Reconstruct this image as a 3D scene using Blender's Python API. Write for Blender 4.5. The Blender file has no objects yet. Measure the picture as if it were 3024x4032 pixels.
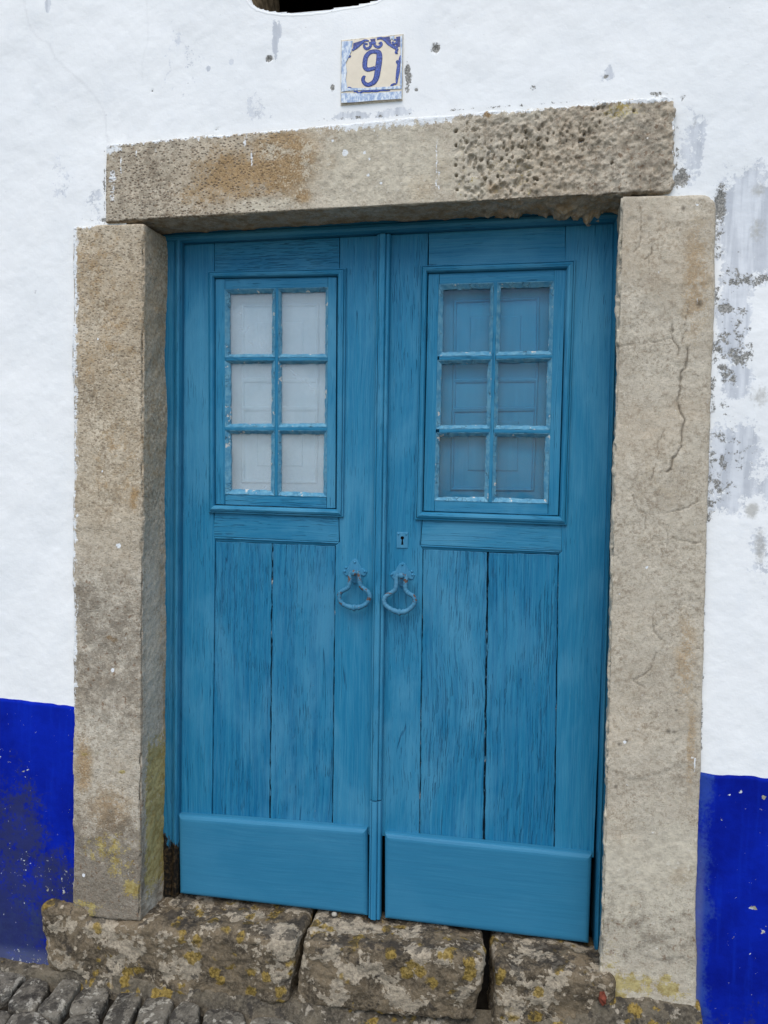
import bpy, math, random
import numpy as np
from mathutils import Vector, Matrix

random.seed(7)
SC = bpy.context.scene
COL = SC.collection

# ------------------------------------------------------------------ camera
YAW, PIT, ROL = 0.17098, -0.04845, 0.01538
FPX, CX, CZ, CD = 2916.0, 0.9646, 1.2813, 2.0552
_fw = np.array([-math.sin(YAW)*math.cos(PIT), math.cos(YAW)*math.cos(PIT), math.sin(PIT)])
_r0 = np.array([math.cos(YAW), math.sin(YAW), 0.0])
_u0 = np.cross(_r0, _fw)
_r = math.cos(ROL)*_r0 + math.sin(ROL)*_u0
_u = -math.sin(ROL)*_r0 + math.cos(ROL)*_u0
cam_data = bpy.data.cameras.new('camera')
cam_data.sensor_fit = 'VERTICAL'
cam_data.sensor_height = 24.0
cam_data.sensor_width = 18.0
cam_data.lens = 24.0*FPX/4032.0
cam_data.clip_start = 0.05
cam_data.clip_end = 500
cam = bpy.data.objects.new('camera', cam_data)
COL.objects.link(cam)
cam.matrix_world = Matrix(((_r[0], _u[0], -_fw[0], CX), (_r[1], _u[1], -_fw[1], -CD), (_r[2], _u[2], -_fw[2], CZ), (0, 0, 0, 1)))
SC.camera = cam

# ------------------------------------------------------------------ light
SUN_EL, SUN_AZ = math.radians(58), math.radians(182)      # azimuth measured from +Y, clockwise
sd = np.array([math.sin(SUN_AZ)*math.cos(SUN_EL), math.cos(SUN_AZ)*math.cos(SUN_EL), math.sin(SUN_EL)])
world = bpy.data.worlds.new('World')
SC.world = world
world.use_nodes = True
wn = world.node_tree
bg = wn.nodes['Background']
sky = wn.nodes.new('ShaderNodeTexSky')
sky.sky_type = 'NISHITA'
sky.sun_disc = False
sky.sun_elevation = SUN_EL
sky.sun_rotation = SUN_AZ
sky.air_density = 1.0
sky.dust_density = 1.0
sky.ozone_density = 1.0
wn.links.new(sky.outputs[0], bg.inputs[0])
bg.inputs[1].default_value = 0.112
sun_data = bpy.data.lights.new('sun', 'SUN')
sun_data.energy = 1.5
sun_data.angle = math.radians(55)
sun_data.color = (1.0, 0.945, 0.86)
sun = bpy.data.objects.new('sun', sun_data)
COL.objects.link(sun)
sun.location = (-1, -3, 5)
sun.rotation_euler = Vector(-sd).to_track_quat('-Z', 'Y').to_euler()
SC.cycles.use_denoising = True
SC.cycles.denoising_input_passes = 'RGB_ALBEDO_NORMAL'
SC.cycles.denoising_prefilter = 'ACCURATE'
SC.view_settings.view_transform = 'Standard'
SC.view_settings.look = 'None'
SC.view_settings.gamma = 1
SC.view_settings.use_curve_mapping = False
SC.view_settings.exposure = 0.83

# ------------------------------------------------------------------ helpers: space
def W(px, py, Y):
    """photo pixel -> (x, z) on the vertical plane y = Y"""
    d = (px-1512)/FPX*_r - (py-2016)/FPX*_u + _fw
    t = (Y+CD)/d[1]
    return (CX+t*d[0], CZ+t*d[2])
def W3(px, py, Y):
    x, z = W(px, py, Y)
    return np.array([x, Y, z])
def G(px, py, z):
    """photo pixel -> (x, y) on the level plane z"""
    d = (px-1512)/FPX*_r - (py-2016)/FPX*_u + _fw
    t = (z-CZ)/d[2]
    return (CX+t*d[0], -CD+t*d[1])

# ------------------------------------------------------------------ helpers: noise
def _hash(ix, iy, iz, seed):
    h = (ix.astype(np.uint32)*np.uint32(374761393) + iy.astype(np.uint32)*np.uint32(668265263)
         + iz.astype(np.uint32)*np.uint32(2147483647) + np.uint32((seed*974634777) & 0xffffffff))
    h = (h ^ (h >> np.uint32(13)))*np.uint32(1274126177)
    h = (h ^ (h >> np.uint32(16)))*np.uint32(2246822519)
    h = h ^ (h >> np.uint32(15))
    return (h & np.uint32(0xffffff)).astype(np.float32)/np.float32(0xffffff)
def vnoise(p, seed=0):
    i = np.floor(p).astype(np.int64)
    f = (p-i).astype(np.float32)
    f = f*f*(3-2*f)
    out = np.zeros(len(p), np.float32)
    for dx in (0, 1):
        wx = f[:, 0] if dx else 1-f[:, 0]
        for dy in (0, 1):
            wy = f[:, 1] if dy else 1-f[:, 1]
            for dz in (0, 1):
                wz = f[:, 2] if dz else 1-f[:, 2]
                out += wx*wy*wz*_hash(i[:, 0]+dx, i[:, 1]+dy, i[:, 2]+dz, seed)
    return out
def fbm(p, scale, octs=4, seed=0, gain=0.5):
    """0..1"""
    a, tot, out = 1.0, 0.0, 0
    q = np.asarray(p)*scale
    for o in range(octs):
        out = out + a*vnoise(q+o*17.3, seed+o)
        tot += a
        a *= gain
        q = q*2.03
    return out/tot
def sstep(a, b, x):
    t = np.clip((x-a)/(b-a), 0, 1)
    return t*t*(3-2*t)
def seg_dist(px, pz, poly):
    d = np.full(len(px), 9.0)
    for (ax, az), (bx, bz) in zip(poly[:-1], poly[1:]):
        vx, vz = bx-ax, bz-az
        t = np.clip(((px-ax)*vx+(pz-az)*vz)/(vx*vx+vz*vz+1e-12), 0, 1)
        d = np.minimum(d, np.hypot(px-ax-t*vx, pz-az-t*vz))
    return d
PXM = 0.000675      # metres per photo pixel on the wall plane
def blobs(P, lst, Y=-0.135):
    """soft ellipses (photo px centre, px radii, strength) fixed on the surface in metres"""
    out = np.zeros(len(P))
    for b in lst:
        cx, cz = W(b[0], b[1], Y)
        s = b[4] if len(b) > 4 else 1.0
        d = np.hypot((P[:, 0]-cx)/(b[2]*PXM), (P[:, 2]-cz)/(b[3]*PXM))
        out = np.maximum(out, s*np.clip(1.35-0.7*d, 0, 1))
    return out

# ------------------------------------------------------------------ helpers: objects
def props(o, label=None, cat=None, group=None, kind=None):
    if label: o['label'] = label
    if cat: o['category'] = cat
    if group: o['group'] = group
    if kind: o['kind'] = kind
    return o
WLOC = {}
def empty(name, loc, parent=None):
    o = bpy.data.objects.new(name, None)
    o.empty_display_size = 0.1
    COL.objects.link(o)
    loc = Vector(loc)
    o.location = loc - (WLOC[parent.name] if parent else Vector((0, 0, 0)))
    if parent: o.parent = parent
    WLOC[o.name] = loc
    return o
def obj(name, verts, faces, mat, parent=None, smooth=False, attrs=None, edge_split=None):
    V = np.asarray(verts, dtype=np.float64).reshape(-1, 3)
    org = (V.min(0)+V.max(0))/2
    if parent is None: org[2] = V[:, 2].min()
    V = V-org
    me = bpy.data.meshes.new(name)
    if isinstance(faces, np.ndarray):
        n = len(faces)
        k = faces.shape[1]
        me.vertices.add(len(V))
        me.vertices.foreach_set('co', V.astype(np.float32).ravel())
        me.loops.add(n*k)
        me.loops.foreach_set('vertex_index', faces.astype(np.int32).ravel())
        me.polygons.add(n)
        me.polygons.foreach_set('loop_start', np.arange(0, n*k, k, dtype=np.int32))
        me.update(calc_edges=True)
    else:
        me.from_pydata([tuple(v) for v in V], [], faces)
        me.update()
    if attrs:
        for an, arr in attrs.items():
            a = me.attributes.new(an, 'FLOAT_COLOR', 'POINT')
            arr = np.ascontiguousarray(arr, dtype=np.float32)
            a.data.foreach_set('color', arr.ravel())
    if smooth:
        me.polygons.foreach_set('use_smooth', np.ones(len(me.polygons), dtype=bool))
    me.materials.append(mat)
    o = bpy.data.objects.new(name, me)
    COL.objects.link(o)
    if smooth == 'auto':
        try:
            me.set_sharp_from_angle(angle=math.radians(40))
        except Exception:
            pass
    o.location = Vector(org) - (WLOC[parent.name] if parent else Vector((0, 0, 0)))
    if parent: o.parent = parent
    WLOC[o.name] = Vector(org)
    return o

def outline(corn, seg=0.02, jit=0.0, seed=0):
    """closed outline through corner (x, z) points, optionally made uneven"""
    pts = []
    rng = random.Random(seed)
    n = len(corn)
    for i in range(n):
        a, b = np.array(corn[i]), np.array(corn[(i+1) % n])
        L = np.linalg.norm(b-a)
        k = max(1, int(L/seg)) if jit > 0 else 1
        nn = np.array([-(b-a)[1], (b-a)[0]])/(L+1e-9)
        for j in range(k):
            p = a+(b-a)*j/k
            if jit > 0 and j > 0: p = p+nn*rng.uniform(-jit, jit)
            pts.append(p)
    pts = np.array(pts)
    x, z = pts[:, 0], pts[:, 1]
    area = np.sum(x*np.roll(z, -1)-np.roll(x, -1)*z)
    return pts if area > 0 else pts[::-1]
def inset(pts, b):
    e = np.roll(pts, -1, 0)-pts
    e /= (np.linalg.norm(e, axis=1, keepdims=True)+1e-12)
    n = np.stack([-e[:, 1], e[:, 0]], 1)
    n0 = np.roll(n, 1, 0)
    den = np.maximum(1+np.sum(n*n0, 1, keepdims=True), 0.4)
    return pts+b*(n+n0)/den
def plate_mesh(pts, prof):
    """pts CCW seen from the street; prof = [(inset, y), ...] front to back"""
    V, F = [], []
    n = len(pts)
    for ins, y in prof:
        q = inset(pts, ins)
        V += [(a, y, c) for a, c in q]
    F.append(list(range(n)))
    for k in range(len(prof)-1):
        for i in range(n):
            j = (i+1) % n
            F.append([k*n+i, (k+1)*n+i, (k+1)*n+j, k*n+j])
    F.append([(len(prof)-1)*n+i for i in range(n)][::-1])
    return V, F
def plate(name, corn_px, Y, thick, mat, parent, bev=0.0015, jit=0.0, seg=0.02, seed=0, prof=None):
    pts = outline([W(x, y, Y) for x, y in corn_px], seg, jit, seed)
    if prof is None:
        prof = [(bev, Y), (bev*0.3, Y+bev*0.3), (0, Y+bev), (0, Y+thick)]
    V, F = plate_mesh(pts, prof)
    return obj(name, V, F, mat, parent)
def strip(name, oA, oB, iB, iA, prof, mat, parent, nseg=1, jit=0.0, seed=0, close=True):
    """a length of moulding: from edge oA-oB (u=0) to edge iA-iB (u=1), prof = [(u, y)], xz corner points"""
    oA, oB, iA, iB = map(np.array, (oA, oB, iA, iB))
    rng = random.Random(seed)
    V, F = [], []
    m = len(prof)
    for k in range(nseg+1):
        t = k/nseg
        o_, i_ = oA+(oB-oA)*t, iA+(iB-iA)*t
        wdt = np.linalg.norm(i_-o_)+1e-9
        for u, y in prof:
            jj = rng.uniform(-jit, jit)/wdt if (jit and u > 0.99 and 0 < k < nseg) else 0
            p = o_+(i_-o_)*(u+jj)
            V.append((p[0], y+(rng.uniform(-jit, jit)*0.4 if jit else 0), p[1]))
    for k in range(nseg):
        for j in range(m-1 if not close else m):
            a, b = k*m+j, k*m+(j+1) % m
            F.append([a, b, b+m, a+m])
    if close:
        F.append(list(range(m))[::-1])
        F.append([nseg*m+j for j in range(m)])
    # face the street: flip if needed
    c = np.array([V[i] for i in F[0]])
    nrm = np.zeros(3)
    for f in F[:(m-1)]:
        q = np.array([V[i] for i in f])
        nrm += np.cross(q[1]-q[0], q[2]-q[0])
    if nrm[1] > 0: F = [f[::-1] for f in F]
    return obj(name, V, F, mat, parent)
def tube(path, rad, n=10):
    path = np.array(path, dtype=float)
    V, F = [], []
    N = len(path)
    rad = np.broadcast_to(rad, (N,))
    up = np.array([0, 1, 0.01])
    for k in range(N):
        d = path[min(k+1, N-1)]-path[max(k-1, 0)]
        d /= np.linalg.norm(d)
        a = np.cross(up, d)
        a /= np.linalg.norm(a)
        b = np.cross(d, a)
        for j in range(n):
            t = 2*math.pi*j/n
            V.append(path[k]+rad[k]*(math.cos(t)*a+math.sin(t)*b))
    for k in range(N-1):
        for j in range(n):
            j2 = (j+1) % n
            F.append([k*n+j, k*n+j2, (k+1)*n+j2, (k+1)*n+j])
    F.append(list(range(n))[::-1])
    F.append([(N-1)*n+j for j in range(n)])
    return V, F
def smooth_path(pts, sub=5, closed=False):
    P = [np.array(p, dtype=float) for p in pts]
    out = []
    n = len(P)
    for i in range(n-1):
        p0, p1, p2, p3 = P[max(i-1, 0)], P[i], P[i+1], P[min(i+2, n-1)]
        for j in range(sub):
            t = j/sub
            out.append(0.5*((2*p1)+(-p0+p2)*t+(2*p0-5*p1+4*p2-p3)*t*t+(-p0+3*p1-3*p2+p3)*t**3))
    out.append(P[-1])
    return out
def blob_mesh(c, rx, ry, rz, nu=10, nv=7, rough=0.0, seed=0):
    rng = random.Random(seed)
    V, F = [], []
    for i in range(nv+1):
        ph = math.pi*i/nv
        for j in range(nu):
            th = 2*math.pi*j/nu
            k = 1+rng.uniform(-rough, rough)
            V.append((c[0]+k*rx*math.sin(ph)*math.cos(th), c[1]+k*ry*math.sin(ph)*math.sin(th), c[2]+k*rz*math.cos(ph)))
    for i in range(nv):
        for j in range(nu):
            j2 = (j+1) % nu
            F.append([i*nu+j, (i+1)*nu+j, (i+1)*nu+j2, i*nu+j2])
    return V, F

def stone_box(C8, res, r, disp):
    """rounded, uneven block. C8[i,j,k] corner array (2,2,2,3) for x,y,z low/high; disp(P, N) -> offset along N"""
    C8 = np.asarray(C8, dtype=float).reshape(2, 2, 2, 3)
    L = np.array([np.linalg.norm(C8[1, 0, 0]-C8[0, 0, 0]+C8[1, 0, 1]-C8[0, 0, 1])/2,
                  np.linalg.norm(C8[0, 1, 0]-C8[0, 0, 0]), np.linalg.norm(C8[0, 0, 1]-C8[0, 0, 0])])
    rs = np.broadcast_to(res, (3,))
    n = [max(2, int(round(L[i]/rs[i]))) for i in range(3)]
    idx = np.full((n[0]+1, n[1]+1, n[2]+1), -1, np.int32)
    msk = np.zeros(idx.shape, bool)
    msk[0] = msk[-1] = True
    msk[:, 0] = msk[:, -1] = True
    msk[:, :, 0] = msk[:, :, -1] = True
    ijk = np.argwhere(msk)
    idx[msk] = np.arange(len(ijk))
    p = ijk/np.array(n)*L
    q = np.clip(p, r, L-r)
    d = p-q
    dl = np.linalg.norm(d, axis=1, keepdims=True)
    N = d/np.maximum(dl, 1e-9)
    p = q+r*N
    t = p/L
    u, v, w = t[:, 0:1], t[:, 1:2], t[:, 2:3]
    P = 0
    for i in (0, 1):
        for j in (0, 1):
            for k in (0, 1):
                P = P+(u if i else 1-u)*(v if j else 1-v)*(w if k else 1-w)*C8[i, j, k]
    P = P+N*np.asarray(disp(P, N)).reshape(-1, 1)
    F = []
    def quads(a, flip):
        A, B, C, D = a[:-1, :-1], a[1:, :-1], a[1:, 1:], a[:-1, 1:]
        f = np.stack([A, B, C, D], -1).reshape(-1, 4)
        F.append(f[:, ::-1] if flip else f)
    quads(idx[:, 0, :], False)
    quads(idx[:, -1, :], True)
    quads(idx[0, :, :], True)
    quads(idx[-1, :, :], False)
    quads(idx[:, :, 0], True)
    quads(idx[:, :, -1], False)
    return P, np.concatenate(F), N

# ------------------------------------------------------------------ helpers: node materials
class NT:
    def __init__(s, name, rough=0.7, spec=0.3):
        s.m = bpy.data.materials.new(name)
        s.m.use_nodes = True
        s.t = s.m.node_tree
        s.b = s.t.nodes['Principled BSDF']
        s.b.inputs['Roughness'].default_value = rough
        s.b.inputs['Specular IOR Level'].default_value = spec
        s.geo = s.t.nodes.new('ShaderNodeNewGeometry')
        s.pos = s.geo.outputs['Position']
    def N(s, typ, **kw):
        n = s.t.nodes.new(typ)
        for k, v in kw.items(): setattr(n, k, v)
        return n
    def put(s, sock, v):
        if isinstance(v, bpy.types.NodeSocket): s.t.links.new(v, sock)
        elif isinstance(v, (tuple, list)) and len(v) == 3 and sock.type == 'RGBA': sock.default_value = (*v, 1)
        else: sock.default_value = v
    def vmul(s, v, sc):
        n = s.N('ShaderNodeVectorMath', operation='MULTIPLY')
        s.put(n.inputs[0], v); s.put(n.inputs[1], sc)
        return n.outputs[0]
    def vadd(s, v, w):
        n = s.N('ShaderNodeVectorMath', operation='ADD')
        s.put(n.inputs[0], v); s.put(n.inputs[1], w)
        return n.outputs[0]
    def noise(s, scale, vec=None, detail=4, rough=0.55, dist=0.0, color=False):
        n = s.N('ShaderNodeTexNoise')
        s.put(n.inputs['Vector'], vec or s.pos)
        n.inputs['Scale'].default_value = scale
        n.inputs['Detail'].default_value = detail
        n.inputs['Roughness'].default_value = rough
        n.inputs['Distortion'].default_value = dist
        return n.outputs['Color' if color else 'Fac']
    def voro(s, scale, vec=None, feature='F1', out='Distance', rnd=1.0):
        n = s.N('ShaderNodeTexVoronoi', feature=feature)
        s.put(n.inputs['Vector'], vec or s.pos)
        n.inputs['Scale'].default_value = scale
        n.inputs['Randomness'].default_value = rnd
        return n.outputs[out]
    def math(s, op, a, b=0.0, c=None, clamp=False):
        n = s.N('ShaderNodeMath', operation=op)
        n.use_clamp = clamp
        s.put(n.inputs[0], a); s.put(n.inputs[1], b)
        if c is not None: s.put(n.inputs[2], c)
        return n.outputs[0]
    def step(s, x, a, b):
        n = s.N('ShaderNodeMapRange', interpolation_type='SMOOTHSTEP')
        s.put(n.inputs['Value'], x)
        s.put(n.inputs['From Min'], a); s.put(n.inputs['From Max'], b)
        return n.outputs['Result']
    def mix(s, f, a, b, mode='MIX'):
        n = s.N('ShaderNodeMix', data_type='RGBA', blend_type=mode)
        s.put(n.inputs[0], f); s.put(n.inputs[6], a); s.put(n.inputs[7], b)
        return n.outputs[2]
    def attr(s, name):
        n = s.N('ShaderNodeAttribute', attribute_name=name)
        sp = s.N('ShaderNodeSeparateColor')
        s.t.links.new(n.outputs['Color'], sp.inputs[0])
        return sp.outputs[0], sp.outputs[1], sp.outputs[2], n.outputs['Alpha']
    def rnd(s):
        return s.N('ShaderNodeObjectInfo').outputs['Random']
    def sep(s, v):
        n = s.N('ShaderNodeSeparateXYZ')
        s.put(n.inputs[0], v)
        return n.outputs
    def bump(s, h, dist, strength=1.0, prev=None):
        n = s.N('ShaderNodeBump')
        n.inputs['Strength'].default_value = strength
        n.inputs['Distance'].default_value = dist
        s.put(n.inputs['Height'], h)
        if prev is not None: s.put(n.inputs['Normal'], prev)
        return n.outputs[0]
    def done(s, col, normal=None, rough=None):
        s.put(s.b.inputs['Base Color'], col)
        if normal is not None: s.put(s.b.inputs['Normal'], normal)
        if rough is not None: s.put(s.b.inputs['Roughness'], rough)
        return s.m

def near(n, mask, noise_, soft=0.06, lo=0.25, hi=0.75):
    """mask 0..1 thresholds a noise so the patch gets a crisp ragged edge"""
    thr = n.math('SUBTRACT', 1.0, mask)
    thr = n.math('MULTIPLY_ADD', thr, hi-lo+2*soft, lo-soft)
    return n.step(noise_, n.math('SUBTRACT', thr, soft), n.math('ADD', thr, soft))

def wood_material(name, axis, mid, dark, pale, crackiness=0.62, smooth=False, palefac=1.0, rust=False, rot=False):
    n = NT(name, 0.5, 0.18)
    r = n.rnd()
    off = n.N('ShaderNodeCombineXYZ')
    for i, k in enumerate((37.0, 11.0, 23.0)): n.put(off.inputs[i], n.math('MULTIPLY', r, k))
    p = n.vadd(n.pos, off.outputs[0])
    wob = n.noise(3.0, p, 2, 0.5, color=True)
    wob = n.vmul(n.vadd(wob, (-0.5, -0.5, -0.5)), (0.03, 0.0, 0.03))
    pw = n.vadd(p, wob)
    st = (1, 1, 0.022) if axis == 'z' else (0.022, 1, 1)
    st2 = (1, 1, 0.06) if axis == 'z' else (0.06, 1, 1)
    pg = n.vmul(pw, st)
    pg2 = n.vmul(pw, st2)
    grain = n.noise(420, pg, 4, 0.6)
    grain2 = n.noise(110, pg, 5, 0.62)
    crk = n.noise(560, n.vmul(pw, (1, 1, 0.030) if axis == 'z' else (0.030, 1, 1)), 2, 0.5)
    zone = n.noise(7.0, n.vmul(p, (1, 1, 0.45) if axis == 'z' else (0.45, 1, 1)), 3, 0.6)
    lc = n.noise(34, n.vmul(pw, (1, 1, 0.02) if axis == 'z' else (0.02, 1, 1)), 1, 0.5)
    longc = n.step(n.math('ABSOLUTE', n.math('SUBTRACT', lc, 0.5)), 0.005, 0.0)
    brk = n.step(n.noise(14, n.vmul(p, (1, 1, 0.3)), 3, 0.6), 0.52, 0.62)
    longc = n.math('MULTIPLY', longc, brk)
    zz = n.step(zone, 0.36, 0.66)
    thr = n.math('MULTIPLY_ADD', zz, -0.12, n.math('MULTIPLY_ADD', r, 0.07, crackiness+0.035))
    cr = n.step(crk, thr, n.math('ADD', thr, 0.045))
    col = n.mix(n.step(grain2, 0.32, 0.68), dark, mid)
    col = n.mix(n.math('MULTIPLY', n.step(grain, 0.42, 0.72), 0.35), col, pale)
    patch = n.step(n.noise(5.0, n.vmul(p, (1, 1, 0.5) if axis == 'z' else (0.6, 1, 1)), 4, 0.6, 0.4), 0.44, 0.72)
    col = n.mix(n.math('MULTIPLY', patch, 0.55*palefac), col, pale)
    col = n.mix(n.math('MULTIPLY', n.math('FRACT', n.math('MULTIPLY', r, 7.3)), 0.0 if smooth else 0.22), col, dark)
    fine = n.noise(420, p, 3, 0.6)
    col = n.mix(n.math('MULTIPLY', n.math('SUBTRACT', fine, 0.45), 0.35, clamp=True), col, (0.02, 0.07, 0.12))
    ck = n.math('MAXIMUM', n.math('MULTIPLY', cr, 0.0 if smooth else 0.50), n.math('MULTIPLY', longc, 0.0 if smooth else 0.8))
    col = n.mix(ck, col, (0.007, 0.048, 0.115))
    # small chips down to grey wood
    chip = n.step(n.noise(60, p, 4, 0.65), 0.755, 0.775)
    col = n.mix(n.math('MULTIPLY', chip, 0.6), col, (0.22, 0.24, 0.24))
    if smooth:
        worn = n.step(n.noise(9, n.vmul(p, (0.6, 1, 1.2)), 6, 0.72, 0.5), 0.50, 0.62)
        col = n.mix(n.math('MULTIPLY', worn, 0.28), col, dark)
        sc = n.step(n.noise(30, n.vmul(p, (0.25, 1, 1)), 5, 0.7), 0.63, 0.70)
        col = n.mix(n.math('MULTIPLY', sc, 0.30), col, pale)
        dk = n.step(n.noise(26, p, 4, 0.65), 0.66, 0.74)
        col = n.mix(n.math('MULTIPLY', dk, 0.35), col, dark)
    if rust:
        ru = n.step(n.noise(75, n.pos, 3, 0.6), 0.575, 0.64)
        col = n.mix(n.math('MULTIPLY', ru, 0.9), col, (0.10, 0.045, 0.018))
    if rot:
        z = n.sep(n.pos)[2]
        k = n.math('ADD', n.math('MULTIPLY', n.step(z, 0.30, 0.06), n.step(n.sep(n.pos)[0], 0.6, 0.5)), n.math('MULTIPLY', n.math('SUBTRACT', n.noise(40, n.vmul(n.pos, (1, 1, 0.35)), 5, 0.7), 0.5), 1.6))
        k = n.step(k, 0.50, 0.58)
        col = n.mix(k, col, n.mix(n.step(n.noise(90, n.pos, 4, 0.7), 0.45, 0.62), (0.008, 0.007, 0.006), (0.055, 0.036, 0.018)))
    h = n.math('ADD', n.math('MULTIPLY', grain, 0.25 if smooth else 0.6), n.math('MULTIPLY', grain2, 0.3 if smooth else 0.7))
    h = n.math('SUBTRACT', h, n.math('MULTIPLY', ck, 1.6))
    nb = n.bump(h, 0.0012, 0.45 if smooth else 0.9)
    rough = n.math('MULTIPLY_ADD', patch, 0.12, 0.46)
    return n.done(col, nb, rough)

MID, DARK, PALE = (0.016, 0.178, 0.315), (0.004, 0.112, 0.235), (0.085, 0.290, 0.430)
M_PLANK = wood_material('blue_paint_cracked_planks', 'z', MID, DARK, PALE, 0.60)
M_WZ = wood_material('blue_paint_upright_grain', 'z', MID, tuple(0.5*(a+b) for a, b in zip(MID, DARK)), PALE, 0.66)
M_WX = wood_material('blue_paint_level_grain', 'x', MID, tuple(0.5*(a+b) for a, b in zip(MID, DARK)), PALE, 0.64)
M_FRAME = wood_material('blue_paint_frame', 'z', (0.018, 0.165, 0.285), (0.006, 0.105, 0.205), (0.070, 0.24, 0.36), 0.66, rot=True)
M_HEAD = wood_material('blue_paint_head', 'x', (0.018, 0.165, 0.285), (0.006, 0.105, 0.205), (0.070, 0.24, 0.36), 0.70)
M_KICK = wood_material('smooth_blue_paint', 'x', (0.026, 0.172, 0.295), (0.022, 0.152, 0.270), (0.050, 0.215, 0.345), 0.9, smooth=True, palefac=0.5)
M_SMOOTHZ = wood_material('smooth_blue_strip_paint', 'z', (0.030, 0.195, 0.340), (0.020, 0.165, 0.305), (0.065, 0.26, 0.41), 0.9, smooth=True)
M_IRON = wood_material('blue_painted_iron', 'z', (0.050, 0.20, 0.32), (0.030, 0.15, 0.26), (0.11, 0.27, 0.39), 0.9, smooth=True, rust=True)
M_PLATE = wood_material('blue_painted_plate', 'z', (0.036, 0.205, 0.350), (0.022, 0.165, 0.295), (0.080, 0.26, 0.41), 0.9, smooth=True)
M_SHUT_REFL_PALE = wood_material('shutter_pale_reflection', 'z', (0.66, 0.83, 0.90), (0.60, 0.77, 0.85), (0.72, 0.86, 0.92), 0.9, smooth=True)  # pale reflection of the left panes put into the shutter colour
M_SHUT_REFL_BLUE = wood_material('shutter_blue_reflection', 'z', (0.022, 0.345, 0.57), (0.016, 0.30, 0.51), (0.045, 0.40, 0.63), 0.9, smooth=True)  # blue sky reflection of the right panes put into the shutter colour

def putty_material():
    n = NT('cracked_putty_paint', 0.6, 0.25)
    a = n.noise(60, None, 4, 0.6)
    col = n.mix(n.step(a, 0.3, 0.7), (0.045, 0.20, 0.33), (0.13, 0.32, 0.43))
    e = n.voro(85, n.vadd(n.pos, n.vmul(n.noise(40, None, 2, 0.5, color=True), (0.01, 0.01, 0.01))), 'DISTANCE_TO_EDGE')
    ck = n.math('MULTIPLY', n.step(e, 0.05, 0.015), n.step(n.noise(30), 0.5, 0.6))
    col = n.mix(n.math('MULTIPLY', ck, 0.8), col, (0.01, 0.04, 0.07))
    bare = n.step(n.noise(45, None, 4, 0.65), 0.63, 0.66)
    col = n.mix(bare, col, (0.50, 0.50, 0.46))
    return n.done(col, n.bump(n.math('SUBTRACT', a, ck), 0.0015, 0.8))
M_PUTTY = putty_material()

def filler_material():
    n = NT('cracked_joint_filler', 0.9, 0.05)
    p = n.vmul(n.pos, (1, 1, 0.35))
    k = n.step(n.noise(48, p, 5, 0.7), 0.52, 0.60)
    w = n.step(n.noise(70, n.vadd(p, (4, 0, 0)), 3, 0.6), 0.58, 0.64)
    col = n.mix(k, (0.004, 0.012, 0.022), n.mix(w, (0.05, 0.17, 0.27), (0.42, 0.44, 0.42)))
    return n.done(col)
M_FILL = filler_material()

def glass_material(name, dust_haze, dcol=(0.52, 0.68, 0.76), var=0.45):  # diffuse film: dust plus reflection painted into its colour
    n = NT(name)
    t = n.t
    out = t.nodes['Material Output']
    tr = n.N('ShaderNodeBsdfTransparent')
    tr.inputs[0].default_value = (0.93, 0.95, 0.96, 1)
    gl = n.N('ShaderNodeBsdfGlossy')
    gl.inputs['Roughness'].default_value = 0.03
    w = n.bump(n.noise(14, None, 2, 0.5), 0.002, 0.3)
    n.put(gl.inputs['Normal'], w)
    fr = n.N('ShaderNodeFresnel')
    fr.inputs[0].default_value = 1.33
    df = n.N('ShaderNodeBsdfDiffuse')
    df.inputs[0].default_value = (*dcol, 1)
    m1 = n.N('ShaderNodeMixShader')
    n.put(m1.inputs[0], n.math('MULTIPLY_ADD', n.step(n.noise(6.5, n.vadd(n.pos, (1.3, 0, 0.4)), 4, 0.6, 0.6), 0.30, 0.70), dust_haze*var, dust_haze*(1-var*0.5)))
    t.links.new(tr.outputs[0], m1.inputs[1]); t.links.new(df.outputs[0], m1.inputs[2])
    m2 = n.N('ShaderNodeMixShader')
    n.put(m2.inputs[0], fr.outputs[0])
    t.links.new(m1.outputs[0], m2.inputs[1]); t.links.new(gl.outputs[0], m2.inputs[2])
    t.links.new(m2.outputs[0], out.inputs[0])
    return n.m
M_GLASS_L = glass_material('dusty_glass_painted_haze', 0.24, (0.72, 0.82, 0.87))  # dust together with a painted whitish reflection
M_GLASS_R = glass_material('window_glass', 0.04, (0.30, 0.54, 0.70), 1.4)  # uneven bluish film paints the tonal variation of reflections

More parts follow.
